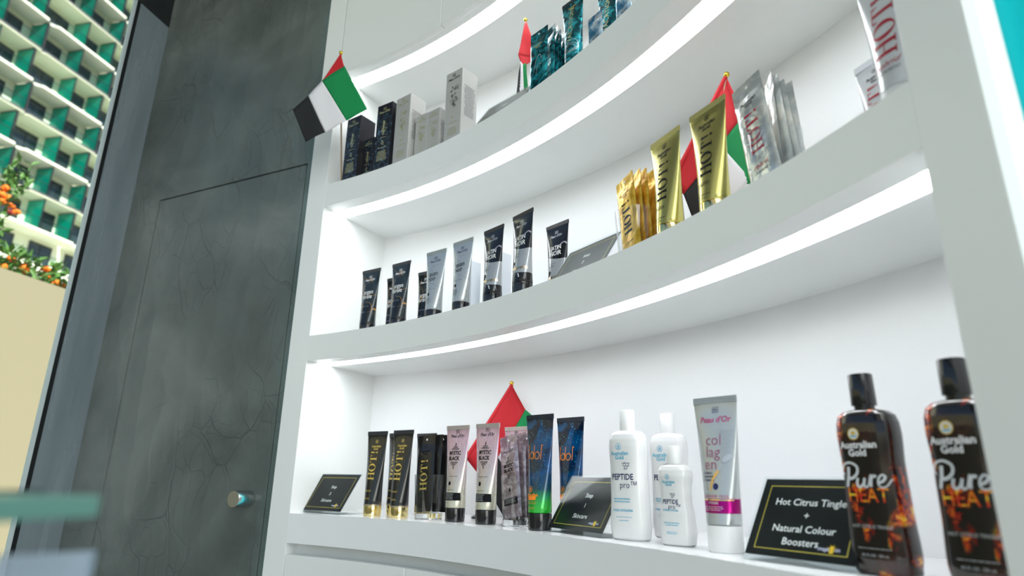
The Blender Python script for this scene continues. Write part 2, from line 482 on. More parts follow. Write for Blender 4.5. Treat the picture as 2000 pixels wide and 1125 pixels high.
# left side panel with its post face
o1 = P_IN + WD * POST_OUT
er = radial(TH_L)
lpm = MB().prism([P_IN, o1, o1 + WN * 0.0215, P_IN + WD * 0.019 + WN * 0.0215, P_IN + WD * 0.019 + er * 0.285, P_IN + er * 0.285], 0, CEIL)
sp = lpm.build('side_panel', white_lac, unit, bevel=0.0008)
P_R = pol(TH_R, 0); td = Vector((sin(radians(TH_R)), -cos(radians(TH_R)))); rr = radial(TH_R)
o2 = P_R + td * 0.0600
rp = [P_R, o2, o2 + rr * 0.0165, o2 + rr * 0.30, P_R + rr * 0.30]
MB().prism(rp, 0, CEIL).build('side_panel', white_lac, unit, bevel=0.0008)
MB().arc(TH_R, TH_L, RB, RB + 0.012, 0, CEIL, 72).build('back_panel', white_in, unit, smooth=True)
GRV = 0.0090
LI0, LI1 = RF + 0.0424, RF + 0.0866
for zb, zt in ((Z3B, Z3), (Z2B, Z2), (Z1B, Z1)):
    b = MB().arc(TH_R, TH_L, RF, RB, zb + (GRV if zb > 1.3 else 0), zt, 96)
    if zb > 1.3:
        b.arc(TH_R, TH_L, RF, LI0, zb, zb + GRV, 96); b.arc(TH_R, TH_L, LI1, RB, zb, zb + GRV, 96)
    b.build('shelf_board', white_gloss if zt == Z3 else white_lac, unit, smooth=True)
b = MB().arc(TH_R, TH_L, RF + 0.0216, RB, ZTB + GRV, ZTB + 0.03, 96)
b.arc(TH_R, TH_L, RF + 0.0216, LI0, ZTB, ZTB + GRV, 96); b.arc(TH_R, TH_L, LI1, RB, ZTB, ZTB + GRV, 96)
b.build('shelf_board', white_lac, unit, smooth=True)['label'] = 'underside board of the overhead cabinets'
for zb in (Z2B, Z1B, ZTB):
    MB().arc(TH_R + 0.25, TH_L - 0.04, LI0, LI1, zb + GRV - 0.0012, zb + GRV - 0.0002, 96).build('light_strip', led, unit, smooth=True)['label'] = 'glowing white light strip under the board'
# painted shade strip behind the overhead doors, doors and drawers
def thp(px, py, z):
    q = at(px, py, z); return math.degrees(atan2(q.y - CY, q.x - CX))
d0 = TH_L - 0.12; d1 = thp(859.5, 47, 2.45); wdo = d0 - d1
k = 0; a = d0
while a > TH_R + 1:
    e = max(a - wdo + 0.10, TH_R + 0.1)
    MB().arc(e, a, RF, RF + 0.018, 2.450, CEIL - 0.25, 24).build('overhead_door', white_lac, unit, smooth=True, bevel=0.0008)
    a -= wdo; k += 1
MB().arc(TH_R, TH_L, RF + 0.0182, RF + 0.0214, ZTB + 0.002, CEIL, 48).build('door_gap_shade', gap_dark, unit)['label'] = 'dark strip painted as the shadow gap behind the overhead doors'  # near-black strip stands in for the shade in the door gap
MB().arc(TH_R, TH_L, RF + 0.035, RF + 0.055, 0.9, Z3B, 96).build('finger_rail', white_lac, unit, smooth=True)
dz = 1.1205
e0 = TH_L - 0.05; e1 = thp(785.5, 1111.5, dz); wd2 = e0 - e1
a = e0
while a > TH_R + 1:
    e = max(a - wd2 + 0.08, TH_R + 0.1)
    MB().arc(e, a, RF, RF + 0.018, 0.80, dz, 24).build('drawer_front', white_lac, unit, smooth=True, bevel=0.0008)
    a -= wd2
MB().arc(TH_R, TH_L, RF + 0.02, RB, 0.0, 0.78, 48).build('base_cabinet', white_lac, unit)

# right of the unit: teal panel with a cyan light line
tq = o2
strip = MB().prism([o2 + rr * 0.0165 + td * 0.0001, o2 + rr * 0.0165 + td * 0.0006, o2 + rr * 0.0315 + td * 0.0006, o2 + rr * 0.0315 + td * 0.0001], 0, CEIL)
st = strip.build('cove_light', mat('white_cyan_led', (0.9, 1, 1), 0.4, emit=((0.72, 0.98, 1.0), 1.35)))
tag(st, 'vertical glowing cyan white light line between white post and teal wall', 'light')
teal = mat('teal_gloss_panel', (0.0, 0.50, 0.55), 0.3); tg = NG(teal)
tg.color(tg.ramp(tg.noise(2.0, 3), [(0.35, (0.0, 0.26, 0.29)), (0.6, (0.0, 0.42, 0.46))]))
s0 = o2 + rr * 0.036; s1 = o2 + rr * 0.036 + td * 1.6 + rr * 0.55
nn = Vector((rr.x, rr.y))
tw = MB().prism([s0, s1, s1 + nn * 0.1, s0 + nn * 0.1], 0, CEIL).build('wall_right', teal)
struct(tw, 'saturated teal wall panel at the right edge')
# cyan strip tucked behind the left post, washing the plaster
c0 = o1 + WN * 0.004
ls = MB().prism([c0 + WD * 0.0003, c0 + WD * 0.0022, c0 + WD * 0.0022 + WN * 0.010, c0 + WD * 0.0003 + WN * 0.010], 0.05, CEIL - 0.05)
tag(ls.build('cove_light', mat('dim_cyan_led', (0.1, 0.6, 0.6), 0.4, emit=((0.0, 0.75, 0.85), 2.0))), 'thin teal light line between the left white post and the grey wall', 'light')

# ------------------------------------------------------------------ outside: fence, shrub, building
OA = radians(12.0)
OU = Vector((sin(OA), cos(OA))); ON = Vector((-cos(OA), sin(OA))); OROT = pi / 2 - OA
def outside(px, py, D):
    r = ray(px, py); k = D / Vector((r.x, r.y)).dot(ON); return Vector((r.x * k, r.y * k)).dot(OU), CAMZ + r.z * k
DF = 4.0
zf = outside(70, 545, DF)[1]
bo = ON * DF
fm = mat('beige_painted_render', (0.26, 0.225, 0.15), 0.7, bump=(60, 0.05, 0.002))
f = MB().box(-3, 0, -0.2, 9, 0.18, zf).build('garden_wall', fm, loc=(bo.x, bo.y, 0), rotz=OROT)
tag(f, 'smooth beige boundary wall outside the window', 'wall')
gm = mat('outdoor_paving', (0.62, 0.60, 0.54), 0.8)
g_ = MB().prism([(-2.2, -6), (-70, -6), (-60, 90), (-0.9, 90), (-0.6, 2.7)], -0.3, -0.1).build('ground', gm); g_['kind'] = 'structure'
# flowering shrub behind the wall
leafm = mat('shrub_leaf', (0.10, 0.22, 0.05), 0.5); stemm = mat('shrub_stem', (0.12, 0.10, 0.05), 0.7)
petal = mat('orange_petal', (0.95, 0.22, 0.02), 0.5); bud = mat('dark_red_bud', (0.25, 0.02, 0.02), 0.5)
def leaf(mb, p, d, l, w):
    p = Vector(p); d = Vector(d).normalized(); s = d.cross(Vector((random.uniform(-1, 1), random.uniform(-1, 1), 1))).normalized()
    n_ = s.cross(d)
    vs = [p, p + d * l * .5 + s * w + n_ * w * .3, p + d * l, p + d * l * .5 - s * w + n_ * w * .3, p + d * l * .5]
    mb.add(vs, [(0, 1, 4), (1, 2, 4), (2, 3, 4), (3, 0, 4)])
def bloom(p, r, m, parent):
    mb = MB(); p = Vector(p)
    for k in range(9):
        a = 2 * pi * k / 9 + random.random(); d = Vector((cos(a), sin(a), random.uniform(-.2, .9))).normalized()
        mb.sphere(p + d * r * .55, r * .5, 8)
    return mb.build('flower', m, parent, smooth=True)
def opt(px, py, D):
    s, z = outside(px, py, D); q = OU * s + ON * D; return Vector((q.x, q.y, z))
def shrub(name, spine, blooms, label, D, dens, buds=()):
    e = empty(name, opt(*spine[0], D)); e.matrix_world = Matrix.Translation((0, 0, 0)); tag(e, label, 'shrub')
    sm = MB(); lm_ = MB()
    for a, b in zip(spine[:-1], spine[1:]):
        A = opt(*a, D); B = opt(*b, D); sm.tube([A, (A + B) / 2 + Vector((0, 0, .02)), B], 0.008)
        for i in range(dens):
            p = A.lerp(B, random.random()) + Vector((random.uniform(-.09, .09), random.uniform(-.05, .05), random.uniform(-.12, .10)))
            leaf(lm_, p, (random.uniform(-1, 1), random.uniform(-1, 1), random.uniform(-.3, 1)), random.uniform(.06, .11), random.uniform(.012, .022))
    sm.build('stem', stemm, e, smooth=True); lm_.build('foliage', leafm, e)
    for px, py in blooms: bloom(opt(px, py, D - .03), 0.032, petal, e)
    for px, py in buds: bloom(opt(px, py, D - .03), 0.03, bud, e)['label'] = 'dark red faded flower'
shrub('flowering_shrub', [(-30, 575), (-8, 525), (20, 515), (55, 528), (95, 548), (125, 566)], [(44, 524), (52, 531), (22, 507), (89, 527), (90, 540), (107, 552), (47, 520), (5, 522), (130, 558)],
      'low green shrub with orange flowers along the beige wall top', DF + 0.35, 95, [(24, 517)])
shrub('flowering_shrub', [(-40, 600), (-25, 480), (-5, 400), (20, 360), (38, 338)], [(11, 369), (13, 387), (2, 380), (31, 416), (20, 402), (3, 395)],
      'taller leafy branch with orange flowers at the left picture edge', DF + 0.45, 60, [(16, 416), (2, 487)])

# the building with balconies
DB = 50.0
bb = ON * DB
bl = empty('hotel_building', (bb.x, bb.y, CAMZ), OROT)
tag(bl, 'cream multi-storey building with rows of balconies and green glass dividers', 'building')
cream = mat('cream_render', (0.84, 0.84, 0.68), 0.8); whsl = mat('white_slab_paint', (0.90, 0.89, 0.76), 0.7)
grysl = mat('grey_slab_edge', (0.10, 0.10, 0.11), 0.6); grn = mat('green_glass_divider', (0.0, 0.36, 0.27), 0.15, coat=0.3)
wing = mat('dark_window_glass', (0.05, 0.065, 0.075), 0.08, 0.3); wfr = mat('dark_window_profile', (0.02, 0.022, 0.024), 0.4)
rail = thin_clear('balcony_glass', (0.85, 0.93, 0.91), 0.02)
def cp(o, parent):
    c = o.copy(); C.objects.link(c); c.parent = parent; return c
zs = [16.6 + 3.09 * i for i in range(12)]
PER = 7.15; XE = 43.6
MB().box(8, 1.9, -4, 70, 9, 56).build('wall', cream, bl)
proto = {}
def part(key, fn, x, z, parent=None):
    if key not in proto:
        o = fn(); proto[key] = o
    else:
        o = cp(proto[key], bl)
        for ch in proto[key].children: cp(ch, o)
    o.location = (x, 0, z); return o
def f_slab_w():
    m = MB(); m.prism([(-6.55, 0.25), (-6.3, 0), (-0.2, 0), (-0.02, 0.22), (-0.02, 1.95), (-6.9, 1.95), (-6.9, 0.45)], 0, 0.24)
    return m.build('balcony_slab', whsl, bl, bevel=0.04)
def f_slab_g():
    m = MB(); m.prism([(-7.1, 0.3), (-6.8, 0.04), (-0.15, 0.04), (0.2, 0.35), (0.2, 1.95), (-7.1, 1.95)], 0, 0.10, 0)
    m.prism([(-7.1, 0.3), (-6.8, 0.0), (-0.15, 0.0), (0.22, 0.32), (0.22, 1.95), (-7.1, 1.95)], 0.10, 0.24, 1)
    return m.build('balcony_slab', [cream, grysl], bl)
def f_div(t):
    def g():
        o = MB().box(-t / 2, 0.18, 0.24, t / 2, 1.9, 2.95).build('balcony_divider', grn, bl)
        fr_ = MB(); fr_.box(-t / 2 - .02, 0.15, 2.93, t / 2 + .02, 1.9, 2.99); fr_.box(-t / 2 - .02, 0.12, 0.24, t / 2 + .02, 0.18, 2.99)
        fr_.build('divider_rim', wfr, o); return o
    return g
def f_win():
    o = MB().box(0, 1.84, 0.30, 2.05, 1.92, 2.6).build('balcony_window', wing, bl)
    m = MB()
    for x0, x1 in ((-.06, .0), (1.0, 1.07), (2.05, 2.11)): m.box(x0, 1.80, 0.26, x1, 1.93, 2.64)
    m.box(-.06, 1.80, 2.58, 2.11, 1.93, 2.64); m.build('window_profile', wfr, o); return o
def f_rail(w):
    def g():
        o = MB().box(0, 0.08, 0.2, w, 0.10, 1.22).build('balustrade_glass', rail, bl)
        MB().box(0, 0.07, 1.2, w, 0.11, 1.235).build('balustrade_rim', wfr, o); return o
    return g
for i, z in enumerate(zs):
    white = i % 2 == 1
    for g in range(3):
        xe = XE + PER * (1 - g)
        if i == 0:
            part('base', lambda: MB().box(-7.15, 0.0, -0.35, 0.0, 1.95, 0.35).build('balcony_slab', whsl, bl), xe, z)
            part('w', f_win, xe - 6.2, z + .1); part('w', f_win, xe - 2.6, z + .1); part('r7', f_rail(6.9), xe - 7.0, z + .1)
            continue
        part('sw' if white else 'sg', f_slab_w if white else f_slab_g, xe, z)
        part('w', f_win, xe - 6.35, z); part('w', f_win, xe - 3.05, z)
        part('d1', f_div(0.05), xe - 3.55, z)
        part('d2', f_div(0.16), xe - (0.55 if white else 0.02), z)
        part('r6', f_rail(6.6), xe - (6.6 if white else 6.9), z)
MB().box(8, 1.2, -4, 70, 1.95, zs[0] - 0.3).build('podium_recess', mat('dark_podium', (0.03, 0.035, 0.045), 0.4), bl)

# ------------------------------------------------------------------ product builders (local frame: x right, -y towards the viewer, z up)
def put(th, off, z, rel=0):
    p = pol(th, off); return (p.x, p.y, z), radians(th - 90 + rel)
def lerp(a, b, t): return a + (b - a) * t
class TubeShape:
    def __init__(s, H=0.19, w=0.066, cap=0.026, r=0.0205):
        s.H, s.w, s.cap, s.r = H, w, cap, r; s.zt = H - 0.009
    def ab(s, z):
        t = min(max((z - s.cap) / (s.zt - s.cap), 0), 1)
        return lerp(s.r, s.w / 2, t ** 1.05), max(s.r * (1 - t) ** 0.9, 0.0011)
    def surf(s, u, v, eps):
        a, b = s.ab(v); q = min(abs(u) / a, 0.995)
        return (u, -b * sqrt(1 - q * q) - eps, v)
def make_tube(name, sh, body, capm, seal=None, ring=None, capk=1.0, lip=None):
    e = empty(name, (0, 0, 0)); n = 48
    rings = []
    zc = sh.cap
    for j in range(23):
        z = lerp(zc, sh.zt, j / 22); a, b = sh.ab(z)
        rings.append([(a * cos(2 * pi * k / n), b * sin(2 * pi * k / n), z) for k in range(n)])
    a, b = sh.ab(zc); rings.insert(0, [(x * 0.94, y * 0.94, zc - 0.0008) for x, y, z in rings[0]])
    MB().rings(rings).build('tube_body', body, e, smooth=True, auto=60)
    a = sh.w / 2
    cr = MB(); m_ = 26                       # crimped end
    cr.grid(lambda u, v: (lerp(-a, a, u), -0.0011 - 0.00025 * (int(v * 8) % 2), lerp(sh.zt, sh.H, v)), m_, 8)
    cr.grid(lambda u, v: (lerp(-a, a, u), 0.0011 + 0.00025 * (int(v * 8) % 2), lerp(sh.zt, sh.H, v)), m_, 8)
    for x in (-a, a): cr.grid(lambda u, v, x=x: (x, lerp(-0.0011, 0.0011, u), lerp(sh.zt, sh.H, v)), 1, 1)
    cr.grid(lambda u, v: (lerp(-a, a, u), lerp(-0.0012, 0.0012, v), sh.H), 1, 1)
    cr.build('crimped_seal', seal or body, e)
    r = sh.r * capk
    def rg(r_, z): return [(r_ * cos(2 * pi * k / n), r_ * sin(2 * pi * k / n), z) for k in range(n)]
    cp_ = MB().rings([rg(r * .93, 0), rg(r * .97, 0.001), rg(r * .985, zc * .5), rg(r, zc - 0.003), rg(r * .99, zc - 0.0015), rg(r * .9, zc - 0.0012)])
    cap = cp_.build('cap', capm, e, smooth=True, auto=30)
    if lip:
        MB().rings([rg(r * 1.005, zc - 0.0042), rg(r * 1.015, zc - 0.004), rg(r * 1.015, zc - 0.0008), rg(r, zc - 0.0004)]).build('cap_collar', lip, e, smooth=True)
    return e
def crest(cx, cy, s=1.0):                # small round sun-and-waves badge
    it = [ring2d(cx, cy, .0042 * s, .0042 * s, .0036 * s, .0036 * s, 20)]
    it += [stroke2d([(cx - .002 * s, cy - .0002 * s), (cx, cy + .0016 * s), (cx + .0022 * s, cy + .0002 * s)], .0008 * s, .0003 * s), rect2d(cx - .0022 * s, cy - .0022 * s, cx + .0022 * s, cy - .0014 * s), disc2d(cx + .0004 * s, cy + .0001, .001 * s)]
    return it
def aus(cx, cy, s=1.0, b=0.02): return [text2d('Australian', .0072 * s, b, cx=cx, cy=cy), text2d('Gold', .0072 * s, b, cx=cx, cy=cy - .0062 * s)]
def peau(cx, cy, s=1.0, b=0.01):
    it = [text2d("Peau d'Or", .0088 * s, b, shear=.35, cx=cx, cy=cy), text2d('PD', .0046 * s, .02, cx=cx, cy=cy + .0085 * s)]
    x0, x1, y0, y1 = cx - .0048 * s, cx + .0048 * s, cy + .0048 * s, cy + .0122 * s; w = .0006 * s
    it += [rect2d(x0, y0, x1, y0 + w), rect2d(x0, y1 - w, x1, y1), rect2d(x0, y0, x0 + w, y1), rect2d(x1 - w, y0, x1, y1)]
    return it
def vserif(h, cx, y0):                   # the tall word turned to read upwards
    return [xf(i, 1, 90, cx + h / 2, y0) for i in serif_word(h)]
def bands(name, stops, zmax, rough, metal, interp='CONSTANT', coat=0.0, warp=None, bump=None):
    m = mat(name, (0.5, 0.5, 0.5), rough, metal, coat); g = NG(m); o = g.xyz()
    z = o[2]
    if warp: z = g.math('ADD', z, g.math('MULTIPLY', g.math('SINE', g.math('MULTIPLY_ADD', o[0], warp[1], warp[2])), warp[0]))
    g.color(g.ramp(g.math('DIVIDE', z, zmax), stops, interp)); return m, g

# --- black tube, gold letters
hot_black = mat('gloss_black_tube', (0.012, 0.012, 0.013), 0.16, coat=0.5)
SH = TubeShape(0.192, 0.064, 0.026, 0.0205)
def black_tube():
    e = make_tube('lotion_tube', SH, hot_black, gold_chrome, mat('black_seal', (0.03, 0.03, 0.032), 0.4), lip=mat('bronze_collar', (0.45, 0.38, 0.26), 0.35, 0.8))
    it = crest(.002, .168) + aus(.002, .157, 1.0)
    decal('brand_print', it, ch_gold, SH.surf, e)
    decal('title_print', vserif(.0205, -.001, .079), ch_gold, SH.surf, e, maxedge=.006)
    decal('small_print', lines2d(-.003, .056, .026, 2, seed=3) + lines2d(-.003, .039, .02, 2, seed=4), ch_gold, SH.surf, e)
    return e
# --- pink and silver tube
def mystic_mat():
    m, g = bands('pink_silver_tube_foil', [(0, (0.55, 0.52, 0.40)), (.26, (0.62, 0.60, 0.50)), (.45, (0.62, 0.55, 0.54)), (.8, (0.66, 0.46, 0.55)), (1, (0.62, 0.42, 0.52))], .195, 0.26, 0.55, 'LINEAR')
    z = g.noise(1, 3, g.mapping((160, 160, 6)))
    g.link(g.ramp(z, [(.3, (.2, .2, .2)), (.7, (.36, .36, .36))]), g.b.inputs['Roughness']); return m
myst = mystic_mat()
def ornament(cx, cy, s, up_=1):
    it = []
    for k, (n_, yy) in enumerate(((5, 0), (3, .0035), (1, .007))):
        for i in range(n_):
            x = (i - (n_ - 1) / 2) * .0036 * s; it.append(ring2d(cx + x, cy + up_ * yy * s, .0017 * s, .0017 * s, .0008 * s, .0008 * s, 10, 0, 300))
    it.append(disc2d(cx, cy + up_ * .0095 * s, .0011 * s, .0018 * s)); return it
SM = TubeShape(0.196, 0.065, 0.028, 0.021)
def mystic_label(e, surf, dx=0.0):
    it = peau(dx + .001, .174, 1.05, .012) + ornament(dx, .146, 1.15) + [text2d('MYSTIC', .0112, .03, cx=dx, cy=.138, sx=.86), text2d('BLACK', .0112, .03, cx=dx - .001, cy=.127, sx=.86)] + ornament(dx, .118, 1.15, -1)
    it += [text2d('PARABEN FREE', .0026, .01, cx=dx, cy=.09, space=1.6), disc2d(dx - .005, .076, .0034, .0042)] + lines2d(dx - .002, .0625, .022, 1, seed=9)
    decal('title_print', it, ch_black, surf, e)
    decal('black_label_bar', [rect2d(-.0208, .042, .0205, .0575, 16, 1)], ch_black, surf, e, eps=.0003)
    decal('small_print', lines2d(-.003, .0548, .027, 5, gap=.0026, seed=5), ch_silver, surf, e, eps=.0007)
def mystic_tube():
    e = make_tube('lotion_tube', SM, myst, blk, mat('pink_beige_seal', (0.50, 0.42, 0.38), 0.35, 0.4), capk=1.0)
    mystic_label(e, SM.surf); return e
# --- blue speckled tube
def idol_mat():
    m = mat('blue_speckled_foil', (0, 0, 0.1), 0.14, 0.35, 0.6); g = NG(m); o = g.xyz()
    base = g.ramp(g.math('DIVIDE', o[2], .195), [(0.1, (0.03, 0.50, 0.03)), (.24, (0.03, .38, .05)), (.36, (0.005, .05, .09)), (.6, (0.003, .014, .05)), (1, (0.002, .008, .03))])
    cl = g.ramp(g.noise(24, 2, dist=.8), [(.47, (0, 0, 0)), (.62, (1, 1, 1))])
    base2 = g.mix(g.math('MULTIPLY', cl, .6), base, g.ramp(g.math('DIVIDE', o[2], .195), [(.2, (0.02, .4, .06)), (.4, (0.0, .08, .28)), (1, (0.0, .12, .34))]))
    sp = g.ramp(g.voro(260), [(.16, (1, 1, 1)), (.24, (0, 0, 0))]); hi = g.ramp(g.math('DIVIDE', o[2], .195), [(.3, (.15, .15, .15)), (.95, (1, 1, 1))])
    gate = g.ramp(g.noise(90, 1), [(.48, (0, 0, 0)), (.56, (1, 1, 1))])
    g.color(g.mix(g.math('MULTIPLY', g.math('MULTIPLY', sp, hi), gate), base2, (0.10, 0.62, 0.85))); return m
idolm = idol_mat()
SI = TubeShape(0.203, 0.067, 0.030, 0.0215)
def blue_tube():
    e = make_tube('lotion_tube', SI, idolm, blk, mat('near_black_seal', (0.02, 0.022, 0.03), 0.35))
    w = .0012; ol = .0165
    def P(pts, a=w): return stroke2d(pts, a)
    y = .122; it = [P([(-.021, y), (-.021, y + .024)]), ring2d(-.0125, y + .0065, .006, .0068, .0048, .0056, 24), P([(-.0065, y), (-.0065, y + .025)]), ring2d(.0015, y + .0065, .006, .0068, .0048, .0056, 24),
                    P([(.0105, y), (.0105, y + .024), (.0105, y + .0245)]), P([(.0105, y + .0243), (.0135, y + .0243)]), P([(-.0235, y + .0243), (-.021, y + .0243)])]
    decal('title_print', it, ch_orange, SI.surf, e)
    decal('brand_print', crest(-.008, .069, 1.3) + aus(-.006, .060, 1.05, .03) + [rect2d(-.0165, .0515, .006, .0575, 6, 1)] , ch_orange, SI.surf, e)
    decal('small_print', lines2d(-.004, .047, .026, 2, seed=6) + lines2d(-.004, .038, .022, 2, seed=7), mat('green_orange_print', (.55, .30, .05), .4), SI.surf, e)
    return e
# --- grey collagen tube
SC = TubeShape(0.200, 0.068, 0.034, 0.0225)
def collagen_tube():
    body, g = bands('silver_grey_tube', [(0, (.50, .53, .54)), (.20, (.50, .53, .54)), (.235, (.30, .0, .14)), (.325, (.55, .42, .45)), (.335, (.50, .53, .54))], .2, .24, .45)
    e = make_tube('lotion_tube', SC, body, white_plastic, mat('silver_seal', (.45, .48, .49), .35, .5), capk=1.02)
    s = SC.surf
    decal('brand_print', [text2d("Peau d'Or", .0115, .015, shear=.2, cx=.001, cy=.169)], ch_pink, s, e)
    decal('emblem_print', peau(.001, .1735, 1.0)[1:], ch_navy, s, e)
    it = [text2d('col', .021, -.004, cx=-.002, cy=.142), text2d('lag', .021, -.004, cx=-.002, cy=.126), text2d('en', .021, -.004, cx=-.006, cy=.110)]
    decal('title_print', it, mat('plum_print', (.30, .10, .18), .35), s, e)
    decal('hair_comb_print', [rect2d(.009, .118 + k * .0019, .027, .1188 + k * .0019, 4, 1) for k in range(20)], ch_silver, s, e)
    decal('spoon_print', [xf(disc2d(0, 0, .0075, .0042), 1, 35, .018, .117), xf(rect2d(-.014, -.001, .0, .001), 1, 55, .012, .110)], ch_silver, s, e, eps=.0006)
    decal('spoon_handle_print', [stroke2d([(.006, .101), (-.002, .090), (-.006, .076)], .004, .002)], mat('amber_print', (.80, .45, .10), .35), s, e, eps=.0006)
    decal('small_print', [text2d('HYBRID', .004, .01, cx=-.010, cy=.098), text2d('TANNING', .004, .01, cx=-.009, cy=.0935), text2d('FORMULA', .004, .01, cx=-.009, cy=.089), disc2d(.002, .081, .0038, .0042)], ch_navy, s, e)
    decal('paraben_print', [text2d('PARABEN FREE', .0038, .02, cx=.0, cy=.069, space=1.5)], ch_pink, s, e)
    decal('magenta_band', [rect2d(-.0222, .049, .0222, .0635, 16, 1)], mat('magenta_foil', (.42, .0, .20), .15, .6), s, e, eps=.0003)
    decal('band_rule', [rect2d(-.0222, .0635, .0222, .065, 16, 1)], gold_chrome, s, e, eps=.0003)
    decal('band_print', [text2d('XTREME', .0042, .02, cx=-.002, cy=.0605)] + lines2d(-.002, .0555, .03, 3, seed=12), ch_silver, s, e, eps=.0007)
    return e
# --- marbled black tube
def argan_mat():
    m = mat('black_gold_marble_tube', (.01, .01, .01), .15, .1, .5); g = NG(m)
    n = g.node('ShaderNodeVectorMath', operation='ADD'); ns = g.node('ShaderNodeTexNoise'); ns.inputs['Scale'].default_value = 40
    sc_ = g.node('ShaderNodeVectorMath', operation='SCALE'); sc_.inputs[3].default_value = .03
    g.link(g.obj, ns.inputs['Vector']); g.link(ns.outputs['Color'], sc_.inputs[0]); g.link(sc_.outputs[0], n.inputs[0]); g.link(g.obj, n.inputs[1])
    ve = g.ramp(g.voro(26, 'DISTANCE_TO_EDGE', n.outputs[0]), [(0, (1, 1, 1)), (.022, (0, 0, 0))])
    gate = g.ramp(g.noise(30, 1), [(.45, (0, 0, 0)), (.6, (1, 1, 1))])
    base = g.ramp(g.noise(22, 2), [(.4, (.008, .009, .01)), (.65, (.035, .05, .055))])
    g.color(g.mix(g.math('MULTIPLY', ve, gate), base, (.75, .38, .08))); return m
argm = argan_mat()
SA = TubeShape(0.178, 0.066, 0.026, 0.0205)
def argan_tube(sh=None):
    sh = sh or SA
    e = make_tube('lotion_tube', sh, argm, blk, mat('charcoal_seal', (.05, .055, .06), .4))
    decal('brand_print', peau(.001, sh.H - .030, .95, .02), ch_white, sh.surf, e)
    decal('title_print', [text2d('argan', .0160, .006, cx=.003, cy=sh.H - .065, sx=.9), text2d('farale', .0160, .006, cx=.001, cy=sh.H - .078, sx=.9)], ch_white, sh.surf, e)
    decal('small_print', [text2d('PARABEN FREE', .0026, .01, cx=-.001, cy=sh.H - .106, space=1.6)] + lines2d(-.004, sh.H - .122, .022, 1) , ch_silver, sh.surf, e)
    return e
# --- silver tube
def quan_mat():
    m = mat('silver_grey_marble_tube', (.45, .48, .50), .2, .45, .3); g = NG(m)
    ve = g.ramp(g.voro(34, 'DISTANCE_TO_EDGE'), [(0, (1, 1, 1)), (.012, (0, 0, 0))]); gate = g.ramp(g.noise(26, 1), [(.5, (0, 0, 0)), (.6, (1, 1, 1))])
    g.color(g.mix(g.math('MULTIPLY', ve, gate), (.46, .49, .50), (.10, .10, .14))); return m
quanm = quan_mat()
SQ = TubeShape(0.178, 0.066, 0.026, 0.0205)
def silver_tube():
    e = make_tube('lotion_tube', SQ, quanm, blk, mat('grey_seal', (.36, .40, .41), .4, .3))
    decal('brand_print', peau(.001, .150, .95, .01), ch_navy, SQ.surf, e)
    decal('title_print', [text2d('quan', .0170, .006, cx=.001, cy=.117, sx=.85), text2d('noir', .0170, .006, cx=-.001, cy=.104, sx=.85), text2d('PARABEN FREE', .0026, .01, cx=-.001, cy=.077, space=1.6), disc2d(-.005, .064, .0032, .0040)] + lines2d(-.004, .053, .022, 5, seed=8, gap=.003), ch_black, SQ.surf, e)
    return e
# --- black over silver tube
def satin_mat():
    m, g = bands('black_over_silver_tube', [(0, (.012, .012, .014)), (.26, (.36, .38, .40)), (.53, (.012, .012, .014))], .19, .17, .25, coat=.5, warp=(.006, 60, .6))
    return m
satm = satin_mat()
SS = TubeShape(0.182, 0.067, 0.026, 0.021)
def satin_tube():
    e = make_tube('lotion_tube', SS, satm, blk, mat('black_seal_two', (.02, .02, .022), .35))
    s = SS.surf
    decal('brand_print', peau(.0, .152, .95, .015), ch_silver, s, e)
    decal('title_print', [text2d('SATIN', .0140, .008, cx=.001, cy=.123, sx=.85), text2d('NOIR', .0150, .008, cx=.003, cy=.110, sx=.85), stroke2d([(-.013, .104), (-.0135, .115), (-.009, .1165), (-.007, .105)], .0012, .0008)], ch_white, s, e)
    decal('swirl_print', [stroke2d([(-.02, .101), (.0, .112), (.014, .127), (.024, .132), (.029, .128)], .0012, .003)], mat('lilac_grey_print', (.35, .33, .40), .3), s, e)
    decal('small_print', [text2d('INTENSE', .0034, .0, cx=-.003, cy=.086, space=1.6), text2d('SATIN', .0036, .03, cx=-.004, cy=.080, space=1.3), disc2d(-.010, .066, .004, .0048), rect2d(-.0145, .058, -.0105, .064)], ch_black, s, e)
    decal('gold_band', [rect2d(-.0222, .0515, .0222, .0570, 16, 1)], mat('copper_gold_foil', (.85, .62, .36), .14, 1.0), s, e, eps=.0003)
    decal('band_print', lines2d(-.004, .0485, .026, 3, seed=2), ch_silver, s, e)
    decal('white_flash_print', [([(-.002, .041), (.008, .0425), (.020, .039), (.0205, .031), (.010, .034)], [(0, 4, 3, 2, 1)])], ch_silver, s, e)
    return e
# --- gold tube
goldf = mat('gold_foil_tube', (.66, .60, .20), .22, .85)
SG = TubeShape(0.186, 0.072, 0.026, 0.022)
def gold_tube():
    e = make_tube('lotion_tube', SG, goldf, gold_chrome, mat('gold_seal', (.50, .44, .16), .3, .9))
    decal('brand_print', crest(.0, .166, 1.2) + aus(.0, .155, 1.15), ch_black, SG.surf, e)
    decal('title_print', vserif(.0215, .001, .066), ch_black, SG.surf, e, maxedge=.006)
    decal('small_print', lines2d(-.004, .056, .028, 3, seed=3) + lines2d(-.002, .036, .032, 1, seed=4) + lines2d(-.004, .031, .02, 1, seed=1), ch_black, SG.surf, e)
    return e
